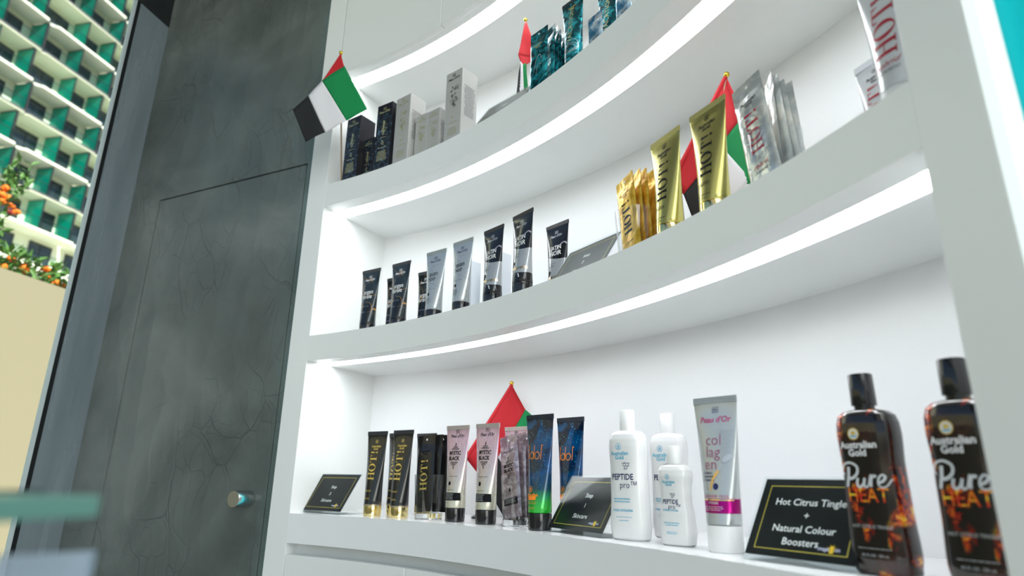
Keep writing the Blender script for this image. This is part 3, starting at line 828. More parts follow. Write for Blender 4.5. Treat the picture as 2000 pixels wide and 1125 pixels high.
# --- white tube with red letters
SW = TubeShape(0.192, 0.066, 0.026, 0.021); SWs = TubeShape(0.150, 0.052, 0.020, 0.0165)
def white_tube(sh):
    k = sh.H / .192
    e = make_tube('lotion_tube', sh, mat('pearl_white_tube', (.72, .74, .77), .2, .25, .3), white_plastic)
    decal('brand_print', crest(.0, .168 * k, k) + aus(.001, .157 * k, 1.1 * k), ch_black, sh.surf, e)
    decal('title_print', vserif(.025 * k, -.001, .062 * k), ch_red, sh.surf, e, maxedge=.006)
    decal('script_print', [text2d('Hybrid', .0095 * k, .0, shear=.5, cx=.0, cy=.054 * k)], ch_red, sh.surf, e)
    decal('small_print', lines2d(.0, .046 * k, .032 * k, 2, seed=3), ch_black, sh.surf, e)
    return e
# --- teal tube
def foil(name, a, b, scale, rough=.18, metal=.8, b1=.45, b2=.6):
    m = mat(name, a, rough, metal); g = NG(m)
    nz = g.noise(scale, 3, dist=1.0)
    g.color(g.ramp(nz, [(b1, a), (b2, b)])); g.bump(g.noise(scale * .8, 3, dist=.5), .7, .004); return m
tealf = foil('teal_sea_foil', (.0, .05, .065), (.02, .36, .42), 45, .2, .45)
brnf = mat('blue_edge', (.02, .10, .5), .25)
SV = TubeShape(0.190, 0.060, 0.026, 0.0195)
def teal_tube():
    e = make_tube('lotion_tube', SV, tealf, blk, mat('dark_seal', (.02, .03, .035), .3))
    decal('brand_print', aus(.0, .170, .8), ch_gold, SV.surf, e)
    decal('title_print', [text2d('VACATION', .0175, .0, rot=90, cx=.0, cy=.118, sx=1.05)], ch_gold_dk, SV.surf, e)
    decal('swirl_print', [ring2d(.004, .058, .016, .012, .0153, .0113), ring2d(.004, .058, .011, .008, .0103, .0073), ring2d(.0, .064, .02, .017, .0193, .0163)], ch_silver, SV.surf, e)
    return e
# --- flat foil sachet
class Sach:
    def __init__(s, w, H, b=.0035, seed=0): s.w, s.H, s.b, s.seed = w, H, b, seed
    def prof(s, u, v):
        e = .10; fu = min(1, (0.5 - abs(u)) / e * .55) if abs(u) < .46 else 0
        vv = min(v, .86 - v) / .12 if v < .86 else 0
        vv = max(min(vv, 1), 0)
        w = noise.noise(Vector((u * 2.6 + s.seed * 3.1, v * 5, s.seed))) * .0011
        return s.b * max(fu, 0) ** .5 * vv ** .6 + w * (1 if abs(u) < .46 else .4)
    def surf(s, x, z, eps):
        return (x, -(s.prof(x / s.w, z / s.H)) - .0003 - eps, z)
def make_sachet(sh, body, hole, name='sachet'):
    e = empty(name, (0, 0, 0)); mb = MB(); a = sh.w / 2
    nu, nv = 18, 40
    mb.grid(lambda u, v: sh.surf(lerp(-a, a, u), v * sh.H, 0), nu, nv)
    mb.grid(lambda u, v: (lerp(-a, a, u), 2 * noise.noise(Vector(((u - .5) * 2.6 + sh.seed * 3.1, v * 5, sh.seed))) * -.0004 + .0004 + .6 * sh.prof(u - .5, v), v * sh.H), nu, nv, flip=True)
    o = mb.build('packet', body, e, smooth=True, auto=60)
    if hole: decal('hang_hole', [disc2d(0, sh.H - .010, .0024)], hole, sh.surf, e, eps=.0003)
    return e
holem = mat('hole_white', (.75, .76, .78), .5)
goldsf = foil('amber_gold_sachet_foil', (.62, .36, .03), (.85, .56, .09), 40, .30, .6)
silvsf = foil('silver_sachet_foil', (.55, .58, .58), (.80, .79, .74), 34, .24, .6)
blksf = mat('black_sachet_foil', (.014, .013, .014), .22, .2, .3, bump=(70, .5, .002))
pinksf = foil('mauve_sachet_foil', (.34, .26, .30), (.60, .52, .55), 55, .24, .6)
KG = Sach(.050, .165, seed=1)
def gold_sachet(full=True, sh=KG, body=goldsf, ink=ch_black, script=False):
    e = make_sachet(sh, body, holem)
    if full:
        decal('brand_print', crest(.0, sh.H - .026, .9) + aus(.0, sh.H - .036, .95), ch_black, sh.surf, e)
        decal('title_print', vserif(.0205, 0, sh.H - .122), ink, sh.surf, e, maxedge=.004, eps=.0006)
        if script: decal('script_print', [text2d('Hybrid', .0085, 0, shear=.5, cx=0, cy=.036)], ch_red, sh.surf, e)
        decal('small_print', lines2d(0, .027, .028, 2, seed=3), ch_black, sh.surf, e)
    return e
# --- glass tumbler
def tumbler(r=.035, H=.093):
    e = empty('glass_tumbler', (0, 0, 0)); n = 48
    rg = lambda r_, z: [(r_ * cos(2 * pi * k / n), r_ * sin(2 * pi * k / n), z) for k in range(n)]
    MB().rings([rg(r * .86, .0125), rg(r, H), rg(r - .0016, H), rg(r * .86 - .0016, .0140)], cap0=False, cap1=True).build('glass_wall', gl, e, smooth=True, auto=30)
    MB().rings([rg(r * .82, 0), rg(r * .85, .001), rg(r * .865, .0122)], ).build('thick_base', gbase, e, smooth=True, auto=30)
    return e
# --- oval bottle
class Bot:
    def __init__(s, prof, w, d, zb, ex=2.7): s.p, s.w, s.d, s.zb, s.ex = prof, w, d, zb, ex
    def wd(s, z):
        p = s.p
        for (z0, a0, b0), (z1, a1, b1) in zip(p[:-1], p[1:]):
            if z <= z1:
                t = max((z - z0) / (z1 - z0), 0); t2 = t * t * (3 - 2 * t) if z1 - z0 > .01 else t
                return s.w / 2 * lerp(a0, a1, t2), s.d / 2 * lerp(b0, b1, t2)
        return s.w / 2 * p[-1][1], s.d / 2 * p[-1][2]
    def surf(s, u, v, eps):
        a, b = s.wd(v); q = min(abs(u) / a, .995); return (u, -b * (1 - q ** s.ex) ** (1 / s.ex) - eps, v)
def make_bottle(sh, body, capm, caph, capr, H):
    e = empty('lotion_bottle', (0, 0, 0)); n = 56
    zs_ = sorted(set([p[0] for p in sh.p] + [sh.zb * k / 40 for k in range(41)] + [sh.zb - .001 * k for k in range(9)]))
    rings = []
    for z in zs_:
        a, b = sh.wd(z); r_ = []
        for k in range(n):
            t = 2 * pi * k / n; c_, s_ = cos(t), sin(t)
            r_.append((a * math.copysign(abs(c_) ** (2 / sh.ex), c_), b * math.copysign(abs(s_) ** (2 / sh.ex), s_), z))
        rings.append(r_)
    MB().rings(rings).build('bottle_body', body, e, smooth=True, auto=50)
    rg = lambda ra, rb, z: [(ra * math.copysign(abs(cos(2 * pi * k / 40)) ** .8, cos(2 * pi * k / 40)), rb * math.copysign(abs(sin(2 * pi * k / 40)) ** .8, sin(2 * pi * k / 40)), z) for k in range(40)]
    z0 = H - caph
    co = MB().rings([rg(capr * .98, capr * .98, z0), rg(capr * 1.0, capr, z0 + .001), rg(capr * .97, capr * .97, H - .0015), rg(capr * .90, capr * .90, H - .0002), rg(capr * .5, capr * .5, H)]).build('cap', capm, e, smooth=True, auto=40)
    MB().rings([rg(capr * .80, capr * .80, sh.zb - .002), rg(capr * .80, capr * .80, z0 + .001)]).build('neck', capm, e, smooth=True, auto=40)
    return e
BP = Bot([(0, .86, .80), (.003, .97, .94), (.02, 1.03, 1.0), (.065, .97, .97), (.105, .95, .96), (.138, 1.0, .98), (.149, .98, .95), (.157, .90, .86), (.161, .74, .72), (.163, .48, .6)], .062, .039, .163, 3.1)
def lava():
    m = mat('black_lava_print_bottle', (.01, .008, .008), .12, .0, .6); g = NG(m); o = g.xyz()
    n1 = g.noise(30, 4, g.mapping((1.2, 1.2, .8), rot=(0, radians(35), 0)), dist=1.4)
    n2 = g.noise(150, 3, dist=.6); msk = g.ramp(g.noise(22, 2, g.mapping((1.3, .2, .8), rot=(0, radians(40), 0))), [(.53, (0, 0, 0)), (.585, (1, 1, 1))])
    hot = g.ramp(g.math('ADD', g.math('MULTIPLY', n1, .4), g.math('MULTIPLY', n2, .6)), [(.44, (.01, .006, .006)), (.50, (.35, .01, .005)), (.57, (.80, .14, .01)), (.64, (.95, .62, .05))])
    base = g.ramp(g.noise(26, 3), [(.5, (.010, .007, .007)), (.7, (.07, .022, .015))])
    g.color(g.mix(msk, base, hot)); return m
lavam = lava()
def pure_bottle():
    e = make_bottle(BP, lavam, blk, .0345, .0118, .202)
    s = BP.surf
    decal('badge_print', [disc2d(-.005, .1375, .0058)], ch_white, s, e)
    decal('badge_ring_print', [ring2d(-.005, .1375, .0062, .0062, .0052, .0052), disc2d(-.005, .1385, .0028, .0022)], ch_gold, s, e, eps=.0008)
    decal('badge_wave_print', [rect2d(-.0085, .1345, -.0015, .1358)], ch_blue, s, e, eps=.0008)
    decal('brand_print', [text2d('Australian', .0098, .03, cx=-.003, cy=.1265), text2d('Gold', .0098, .03, cx=-.004, cy=.1185)], ch_white, s, e)
    S = stroke2d; k = .0215; ox, oy = -.025, .083
    def W(pts, a=.0026, b=None): return xf(S(pts, a / k, (b or a) / k), k, 0, ox, oy)
    it = [W([(.42, .98), (.36, .55), (.22, .05)], .0034, .0030), W([(.12, .62), (.02, .80), (.16, 1.08), (.52, 1.18), (.86, 1.0), (.84, .68), (.60, .47), (.40, .44)], .0016, .0032),
          W([(.84, .46), (.78, .18), (.88, .05), (1.06, .16), (1.18, .46)], .0028, .0022), W([(1.18, .46), (1.12, .14), (1.22, .04), (1.34, .14)], .0028, .0016),
          W([(1.34, .14), (1.46, .50), (1.50, .56), (1.44, .06)], .0016, .0028), W([(1.48, .36), (1.60, .56), (1.74, .52)], .0020, .0030),
          W([(1.82, .24), (2.02, .34), (2.12, .52), (1.98, .60), (1.82, .40), (1.80, .16), (1.94, .04), (2.16, .12), (2.36, .42)], .0026, .0012)]
    decal('script_print', it, mat('pale_grey_print', (.68, .70, .72), .35), s, e, eps=.0008)
    m = mat('flame_print', (.9, .2, .0), .35)
    if 'fl' not in m:
        m['fl'] = 1; g = NG(m); g.color(g.ramp(g.noise(110, 2), [(.38, (.60, .02, .01)), (.5, (.85, .18, .01)), (.62, (.90, .62, .03))]))
    decal('title_print', [text2d('HEAT', .0200, .0, cx=.001, cy=.0765, sx=.86)], m, s, e, eps=.0008)
    decal('small_print', [text2d('HOT CITRUS TINGLE', .0044, .01, cx=.0, cy=.046)] + lines2d(0, .025, .034, 1, seed=2) + [text2d('8.5 FL OZ - 250 mL', .0034, .01, cx=.0, cy=.019)], ch_silver, s, e)
    return e
whb = mat('white_gloss_bottle', (.74, .74, .74), .16, coat=.3)
def molecule(cx, cy, s):
    it = []
    def hexa(x, y):
        for k in range(6):
            a, b = radians(60 * k + 30), radians(60 * k + 90); it.append(stroke2d([(x + s * cos(a), y + s * sin(a)), (x + s * cos(b), y + s * sin(b))], s * .28))
    hexa(cx, cy); hexa(cx + s * 1.73, cy); hexa(cx + s * .87, cy - s * 1.5)
    for (x0, y0, x1, y1) in ((-.9, .5, -1.8, 1), (2.6, .5, 3.3, 1.1), (0, -2.0, -.4, -2.8), (2.6, -.5, 3.2, -.9)): it.append(stroke2d([(cx + x0 * s, cy + y0 * s), (cx + x1 * s, cy + y1 * s)], s * .26))
    it.append(disc2d(cx - s * .0, cy + s * 1.0, s * .35)); return it
def peptide_bottle():
    e = make_bottle(BP, whb, white_plastic, .0345, .0113, .196); s = BP.surf
    decal('brand_print', crest(-.006, .138, 1.25) + [text2d('Australian', .0082, .02, cx=-.005, cy=.128), text2d('Gold', .0082, .02, cx=-.005, cy=.1215)] + lines2d(-.003, .059, .034, 2, seed=5, gap=.004, h=.0014) + [text2d('HYBRID INTENSIFIER', .0044, .02, cx=-.002, cy=.043, sx=.9)] + lines2d(0, .033, .036, 1, seed=1) + lines2d(0, .028, .022, 1, seed=4, h=.001), ch_blue, s, e)
    decal('title_print', molecule(.004, .1105, .0028) + [text2d('PEPTIDE', .0126, .02, cx=-.001, cy=.0925, sx=.86), text2d('pro™', .0138, .0, cx=.009, cy=.0805, sx=.9)], ch_navy, s, e)
    return e
BS = Bot([(0, .84, .80), (.002, .96, .95), (.018, 1.05, 1.0), (.040, 1.0, .95), (.060, .88, .90), (.078, .90, .92), (.094, 1.0, 1.0), (.102, .97, .95), (.1075, .86, .84), (.110, .5, .6)], .050, .034, .110, 3.0)
def small_bottle():
    e = make_bottle(BS, whb, white_plastic, .0262, .0100, .137); s = BS.surf
    decal('brand_print', crest(-.003, .093, .9) + [text2d('Australian', .0052, .02, cx=-.002, cy=.086), text2d('Gold', .0052, .02, cx=-.002, cy=.0822), text2d('HYBRID FACIAL', .0036, .02, cx=-.001, cy=.0475)] + lines2d(0, .030, .028, 2, seed=5, gap=.003, h=.001) + lines2d(0, .018, .018, 2, seed=6), ch_blue, s, e)
    decal('title_print', molecule(.002, .0685, .0017) + [text2d('PEPTIDE', .0086, .015, cx=-.001, cy=.059, sx=.82), text2d('pro™', .0092, -.004, cx=.005, cy=.0525, sx=.9)], ch_navy, s, e)
    return e
# --- carton
def make_carton(w, d, h, m, edge=None):
    e = empty('lotion_carton', (0, 0, 0))
    MB().box(-w / 2, 0, 0, w / 2, d, h).build('carton_body', m, e, bevel=.0006)
    MB().box(-w / 2 + .0012, .0012, h - .0004, w / 2 - .0012, d - .001, h + .0006).build('carton_lid', edge or m, e)
    return e
def carton_mat(name, base, vein, vs, vw=.03, rough=.35, metal=.1):
    m = mat(name, base, rough, metal); g = NG(m)
    n = g.node('ShaderNodeVectorMath', operation='ADD'); ns = g.node('ShaderNodeTexNoise'); ns.inputs['Scale'].default_value = 60
    sc_ = g.node('ShaderNodeVectorMath', operation='SCALE'); sc_.inputs[3].default_value = .012
    g.link(g.obj, ns.inputs['Vector']); g.link(ns.outputs['Color'], sc_.inputs[0]); g.link(sc_.outputs[0], n.inputs[0]); g.link(g.obj, n.inputs[1])
    ve = g.ramp(g.voro(vs, 'DISTANCE_TO_EDGE', n.outputs[0]), [(0, (1, 1, 1)), (vw, (0, 0, 0))])
    return m, g, ve
def blk_carton_mat():
    m, g, ve = carton_mat('black_carton_board', (.012, .012, .016), (0, 0, 0), 60, .02)
    gm = g.node('ShaderNodeNewGeometry'); sn = g.node('ShaderNodeSeparateXYZ'); o = g.xyz()
    front = g.math('LESS_THAN', o[1], .0012)
    up_ = g.ramp(g.math('DIVIDE', o[2], .205), [(.80, (1, 1, 1)), (.9, (0, 0, 0))])
    g.color(g.mix(g.math('MULTIPLY', g.math('MULTIPLY', ve, front), up_), (.012, .012, .018), (.16, .32, .46))); return m
bcm = blk_carton_mat()
def silv_carton_mat():
    m, g, ve = carton_mat('silver_carton_board', (.5, .5, .5), (0, 0, 0), 55)
    o = g.xyz(); front = g.math('LESS_THAN', o[1], .0012)
    g.color(g.mix(g.math('MULTIPLY', front, g.math('MULTIPLY', ve, .35)), (.43, .43, .42), (.36, .34, .26))); return m
scm = silv_carton_mat()
def flat_surf(yf=0): return lambda u, v, eps: (u, yf - eps, v)
def side_surf(w): return lambda u, v, eps: (w / 2 + eps, u, v)
def damask(cx, cy, s, seed=0):
    r = random.Random(seed); it = []
    for k in range(34):
        a = r.uniform(0, 2 * pi); q = sqrt(r.random()); x = cx + .015 * s * q * cos(a) * (1 - .3 * abs(sin(a))); y = cy + .022 * s * q * sin(a)
        R_ = r.uniform(.0018, .0038) * s; it.append(ring2d(x, y, R_, R_, R_ * .78, R_ * .78, 10, r.uniform(0, 360), r.uniform(0, 360) + 240))
    return it
def black_carton(w, d, h):
    e = make_carton(w, d, h, bcm); k = w / .056; t = h
    it = peau(0, t - .024 * k, 1.1 * k, .02)
    it += damask(0, t - .075 * k, .8 * k, 2) + [text2d('PLATINUM', .0092 * k, .03, rot=90, cx=0, cy=t - .075 * k), ring2d(0, t - .122 * k, .0045 * k, .0052 * k, .003 * k, .0035 * k)]
    it += lines2d(0, t - .106 * k, .030 * k, 1, seed=1, h=.0014) + lines2d(0, t - .137 * k, .030 * k, 1, seed=2, h=.0016) + lines2d(0, t - .148 * k, .036 * k, 9, seed=3, gap=.0034, h=.0013)
    it = [i for i in it if min(p[1] for p in i[0]) > .003]
    decal('foil_print', it, mat('pale_gold_foil', (.78, .74, .42), .25, .55), flat_surf(), e)
    return e
def silver_carton(w, d, h, ink, dark=False):
    e = make_carton(w, d, h, scm, mat('brown_card_edge', (.35, .26, .18), .8)); k = w / .056; t = h
    it = peau(0, t - .022 * k, 1.1 * k, .015); it2 = [text2d('24k', .021 * k, -.01, shear=.4, cx=.003 * k, cy=t - .052 * k)] + damask(0, t - .085 * k, k, 5)
    it3 = lines2d(0, t - .118 * k, .03 * k, 1, seed=1) + [disc2d(0, t - .135 * k, .003 * k)] + lines2d(0, t - .150 * k, .03 * k, 1, seed=2, h=.0016) + lines2d(0, t - .165 * k, .036 * k, 7, seed=3, gap=.0032, h=.001)
    it3 = [i for i in it3 if min(p[1] for p in i[0]) > .003]
    decal('brand_print', it, ch_black if dark else ink, flat_surf(), e)
    decal('foil_print', it2, ch_black if dark else ink, flat_surf(), e); decal('lower_print', it3, ink, flat_surf(), e)
    r = random.Random(4); st_ = []
    for j in range(17):
        y = t - .048 * k - j * .0052 * k
        if y > .02: st_ += lines2d(d / 2, y, d * .72, 1, seed=j + 20, h=.0016 * k)
    decal('side_text_print', st_, mat('grey_black_print', (.04, .04, .05), .5), side_surf(w), e)
    return e
# --- table sign in an acrylic holder
SGD, SGZ0, SGZ1 = .056, .006, .091
def make_sign(lines, size=.0115, SGW=.148):
    e = empty('table_sign', (0, 0, 0)); L = hypot(SGD, SGZ1 - SGZ0); cy, cz = SGD / L, (SGZ1 - SGZ0) / L
    def slant(off): return lambda u, v, eps=0: (u, v * cy - (off + eps) * cz, SGZ0 + v * cz + (off + eps) * cy)
    def slab(o0, o1, x0, x1, v0, v1, m, name, parent):
        s_ = slant(0); mb = MB()
        P = [(x, v, o) for o in (o0, o1) for v in (v0, v1) for x in (x0, x1)]
        vs = [slant(o)(x, v) for x, v, o in P]
        mb.add(vs, [(0, 1, 3, 2), (4, 6, 7, 5), (0, 4, 5, 1), (2, 3, 7, 6), (0, 2, 6, 4), (1, 5, 7, 3)]); return mb.build(name, m, parent)
    slab(.0010, .0028, -SGW / 2 - .002, SGW / 2 + .002, -.006, L + .002, ac, 'front_sheet', e)
    slab(-.0026, -.0008, -SGW / 2 - .002, SGW / 2 + .002, -.004, L + .002, ac, 'back_sheet', e)
    MB().box(-SGW / 2 - .002, -.004, 0, SGW / 2 + .002, .070, .0022).build('foot_plate', ac, e, bevel=.0004)
    card = slab(-.0004, .0003, -SGW / 2, SGW / 2, .001, L, mat('black_sign_card', (.010, .011, .012), .3, spec=.2), 'sign_card', e)
    s_ = lambda u, v, eps: slant(.0003)(u, v, eps)
    w = .0007; x0, x1, y0, y1 = -SGW / 2 + .010, SGW / 2 - .010, .0095, L - .0095
    decal('gold_border', [rect2d(x0, y0, x1, y0 + w), rect2d(x0, y1 - w, x1, y1), rect2d(x0, y0, x0 + w, y1), rect2d(x1 - w, y0, x1, y1)], ch_yellow, s_, card, eps=.0001)
    it = []
    for t, y in lines: it.append(text2d(t, size, .005, cx=0, cy=y))
    decal('sign_text', it, ch_white, s_, card, eps=.0001)
    decal('logo_text', [text2d('mega', .0062, .02, shear=.2, cx=SGW / 2 - .038, cy=.0165), text2d('un', .0062, .02, cx=SGW / 2 - .022, cy=.0165)], mat('lilac_white_print', (.55, .55, .75), .4), s_, card, eps=.0001)
    decal('logo_star', [text2d('S', .0105, .05, cx=SGW / 2 - .0285, cy=.0160)] + [stroke2d([(SGW / 2 - .0285, .0165), (SGW / 2 - .0285 + .0062 * cos(k), .0165 + .0062 * sin(k))], .0012, .0001) for k in [j * pi / 4 + .4 for j in range(8)]], mat('sun_yellow_print', (.95, .62, .03), .4), s_, card, eps=.0001)
    return e
# --- flag on a stick
rib = (mat('flag_red_cloth', (.50, .012, .02), .75, bump=(900, .25, .0005)), mat('flag_green_cloth', (.0, .22, .06), .75), mat('flag_white_cloth', (.72, .70, .74), .75), mat('flag_black_cloth', (.012, .012, .014), .75))
ball_m = mat('brass_ball', (.75, .52, .06), .2, .9); stickm = mat('wooden_stick', (.34, .22, .13), .6)
def flag(name, ballp, foot, quads, label, ripple=.004, hem=None, basez=None, tri=None):
    e = empty(name, foot); e.matrix_world = Matrix.Translation((0, 0, 0)); tag(e, label, 'flag', 'small national flags on the shelves')
    cl = MB(); seed = random.random() * 10
    for (a, b, c, d, mi) in quads:          # a-b: one edge, d-c the opposite edge
        a, b, c, d = map(Vector, (a, b, c, d)); nrm = (b - a).cross(d - a).normalized()
        def fn(u, v):
            p = a.lerp(b, u).lerp(d.lerp(c, u), v)
            return p + nrm * ripple * noise.noise(Vector((p.x * 28, p.y * 28, p.z * 16 + seed)))
        cl.grid(fn, 12, 12, mi)
    o = cl.build('flag_cloth', list(rib), e, smooth=True, auto=60)
    sd_ = o.modifiers.new('thickness', 'SOLIDIFY'); sd_.thickness = .0005
    MB().tube([Vector(foot), Vector(ballp)], .0022, 8).build('flag_stick', stickm, e, smooth=True)
    MB().sphere(ballp, .0052, 14).build('finial_ball', ball_m, e, smooth=True)
    f_ = Vector(foot)
    if basez:
        rg = lambda r_, z: [(f_.x + r_ * cos(2 * pi * k / 24), f_.y + r_ * sin(2 * pi * k / 24), z) for k in range(24)]
        MB().rings([rg(.016, basez), rg(.016, basez + .004), rg(.005, basez + .010)]).build('flag_base', blk, e, smooth=True)
    if hem: MB().tube([Vector(h) for h in hem], .0042, 10).build('sleeve', rib[0], e, smooth=True)
    return e

# ------------------------------------------------------------------ placing things on the shelves
def clone(o, parent=None):
    c = o.copy(); C.objects.link(c)
    if parent: c.parent = parent
    for ch in list(o.children): clone(ch, c)
    return c
_first = {}
def place(key, make, th, off, z, rel=0, label='', cat='tube', group=None, lean=(0, 0)):
    if key not in _first: o = _first[key] = make()
    else: o = clone(_first[key])
    loc, rz = put(th, off, z, rel)
    o.location = loc; o.rotation_euler = (radians(lean[0]), radians(lean[1]), rz)
    return tag(o, label, cat, group)
G1, G2, G3 = 'cartons and tubes on the top shelf', 'tubes on the middle shelf', 'tubes on the bottom shelf'

# ---- bottom shelf
place('sign3', lambda: make_sign([('Step', .066), ('3', .047), ('Skincare', .029)]), 60.75, .035, Z3, -7, "black Step 3 Skincare table sign in a clear holder, at the shelf's left end", 'sign', 'table signs')
place('blk', black_tube, 56.12, .062, Z3, 1, 'black tube with gold letters and gold cap, right beside the Step 3 sign', 'tube', 'black and gold tubes')
place('blk', black_tube, 53.21, .058, Z3, 1, 'black gold-capped tube, front one of the two overlapping ones left of the glass', 'tube', 'black and gold tubes')
place('blk', black_tube, 55.88, .128, Z3, 1, 'black gold-capped tube almost hidden behind another black tube', 'tube', 'black and gold tubes')
place('blk', black_tube, 54.08, .165, Z3, 1, 'black gold-capped tube standing behind the glass of black sachets', 'tube', 'black and gold tubes')
place('glass', tumbler, 50.64, .072, Z3, 0, 'clear glass tumbler holding black sachets, left of the pink tubes', 'glass', 'glass tumblers')
KB = Sach(.054, .166, seed=3)
place('bs1', lambda: gold_sachet(True, KB, blksf, ch_gold), 50.95, .064, Z3 + .015, 2, 'front black sachet with gold letters in the left glass', 'sachet', 'black sachets', (-5, -4.5))
place('bs2', lambda: make_sachet(Sach(.054, .166, seed=5), blksf, holem), 50.75, .078, Z3 + .015, -3, 'second black sachet, right of the front one in the left glass', 'sachet', 'black sachets', (-3, -1))
place('bs2', None, 50.45, .092, Z3 + .015, -4, 'rearmost black sachet in the left glass, next to the pink tube', 'sachet', 'black sachets', (-2, 1.5))
place('mys', mystic_tube, 47.69, .062, Z3, 5, 'pink and silver tube with black cap, the left one, beside the black sachets', 'tube', 'pink and silver tubes')
place('mys', mystic_tube, 44.74, .062, Z3, 5, 'pink and silver tube with black cap in front of the red flag', 'tube', 'pink and silver tubes')
place('mys', mystic_tube, 45.08, .158, Z3, 6, 'pink tube mostly hidden behind the glass of mauve sachets', 'tube', 'pink and silver tubes')
place('glass', None, 42.37, .080, Z3, 0, 'clear glass tumbler holding mauve sachets beside the blue tubes', 'glass', 'glass tumblers')
KM = Sach(.050, .160, seed=8)
def mauve_full():
    e = make_sachet(KM, pinksf, holem)
    s = lambda u, v, eps: KM.surf(u, v, eps)
    it = peau(0, .128, .85, .012) + ornament(0, .106, .9) + [text2d('MYSTIC', .0092, .03, cx=0, cy=.099, sx=.86), text2d('BLACK', .0092, .03, cx=0, cy=.090, sx=.86)] + ornament(0, .083, .9, -1) + [text2d('PARABEN FREE', .0022, .01, cx=0, cy=.062, space=1.6), disc2d(0, .052, .0028, .0036)]
    decal('title_print', it, ch_black, s, e, eps=.0006); decal('black_label_bar', [rect2d(-.019, .024, .019, .037, 8, 2)], ch_black, s, e, eps=.0004)
    decal('small_print', lines2d(0, .0345, .032, 4, seed=5), ch_silver, s, e, eps=.0009); return e
place('ms1', mauve_full, 42.3, .064, Z3 + .015, 2, 'front mauve sachet leaning left in the glass by the blue tube', 'sachet', 'mauve sachets', (-6, -12))
place('ms2', lambda: make_sachet(Sach(.050, .160, seed=11), pinksf, holem), 42.4, .082, Z3 + .015, -3, 'second mauve sachet, behind the front one in the glass', 'sachet', 'mauve sachets', (-3, -6))
place('ms2', None, 42.2, .096, Z3 + .015, -6, 'rearmost mauve sachet in the glass, mostly behind the blue tube', 'sachet', 'mauve sachets', (-2, -2))
place('idol', blue_tube, 39.44, .050, Z3, 6, 'dark blue speckled tube with green bottom, black cap in full view', 'tube', 'blue speckled tubes')
place('idol', blue_tube, 39.37, .128, Z3, 6, 'dark blue speckled tube behind the Step 1 sign', 'tube', 'blue speckled tubes')
place('sign1', lambda: make_sign([('Step', .066), ('1', .047), ('Skincare', .027)]), 36.3, .040, Z3, -5, 'black Step 1 Skincare table sign between the blue tubes and white bottle', 'sign', 'table signs')
place('pep', peptide_bottle, 32.69, .062, Z3, 14, 'large white bottle with blue lettering, the left one in full view', 'bottle', 'large white bottles')
place('pep', peptide_bottle, 32.59, .150, Z3, 14, 'large white bottle standing behind the small white bottle', 'bottle', 'large white bottles')
place('small', small_bottle, 29.74, .068, Z3, 14, 'small wavy white bottle in front of the large ones', 'bottle', None)
place('coll', collagen_tube, 26.96, .068, Z3, 12, 'silver-grey tube with magenta band and white cap', 'tube', None)
place('sign2', lambda: make_sign([('Hot Citrus Tingle', .071), ('+', .054), ('Natural Colour', .037), ('Boosters', .021)], .0125, .134), 22.7, .042, Z3, 9, 'black Hot Citrus Tingle and Natural Colour Boosters table sign', 'sign', 'table signs')
place('pure', pure_bottle, 20.10, .082, Z3, 10, 'black bottle with lava print, whole, in front of the long sign', 'bottle', 'black lava-print bottles')
place('pure', pure_bottle, 16.91, .086, Z3, 10, 'black bottle with lava print cut off by the right white post', 'bottle', 'black lava-print bottles')

# ---- middle shelf
place('arg', argan_tube, 58.12, .057, Z2, -1, 'leftmost black and gold marbled tube on the middle shelf', 'tube', 'black marbled tubes')
place('args', lambda: argan_tube(TubeShape(.152, .056, .02, .017)), 56.04, .080, Z2, 0, 'smaller black marbled tube half behind a taller one', 'tube', 'black marbled tubes')
place('arg', None, 54.63, .056, Z2, -1, 'taller marbled black tube covering the smaller marbled tube', 'tube', 'black marbled tubes')
place('args', None, 52.74, .088, Z2, 2, 'small marbled black tube half behind the first silver tube', 'tube', 'black marbled tubes')
place('quan', silver_tube, 50.29, .045, Z2, 2, 'silver-grey tube beside the marbled black tubes', 'tube', 'silver tubes')
place('quan', None, 47.04, .037, Z2, 1, 'silver-grey tube beside the first black and silver tube', 'tube', 'silver tubes')
clearc = thin_clear('pale_clear_pack', (.80, .84, .88), .15)
def clear_pack():
    e = empty('clear_carton', (0, 0, 0)); MB().box(-.028, 0, 0, .028, .030, .140).build('pack_body', mat('pale_blue_card', (.62, .66, .72), .3), e, bevel=.001); return e
place('cc', clear_pack, 48.2, .075, Z2, -3, 'pale carton peeking out behind the second silver tube', 'box', 'pale cartons')
place('cc', clear_pack, 45.2, .080, Z2, -3, 'pale carton peeking out behind the first black and silver tube', 'box', 'pale cartons')
place('sat', satin_tube, 43.83, .040, Z2, -2, 'black over silver tube with copper band, the leftmost of three', 'tube', 'black and silver tubes')
place('sat', None, 40.40, .029, Z2, -3, 'black over silver tube with copper band, tallest looking, the middle of three', 'tube', 'black and silver tubes')
place('sat', None, 40.19, .123, Z2, 1, 'black over silver tube partly behind the tilted middle-shelf sign', 'tube', 'black and silver tubes')
place('sign4', lambda: make_sign([('Step', .066), ('2', .047), ('Skincare', .027)]), 36.1, .042, Z2, -2, 'tilted table sign with bright reflection on the middle shelf', 'sign', 'table signs')
place('glass', None, 31.4, .062, Z2, 0, 'clear glass tumbler holding amber gold sachets', 'glass', 'glass tumblers')
place('gs1', gold_sachet, 31.0, .042, Z2 + .006, -5, 'front amber gold sachet with black letters leaning left in its glass', 'sachet', 'amber gold sachets', (-5, -12))
place('gs2', lambda: make_sachet(Sach(.050, .165, seed=2), goldsf, None), 31.0, .056, Z2 + .006, -12, 'second amber gold sachet, just behind the front one', 'sachet', 'amber gold sachets', (-3, -8))
place('gs2', None, 30.9, .067, Z2 + .006, -9, 'third amber gold sachet from the front', 'sachet', 'amber gold sachets', (-2, -6))
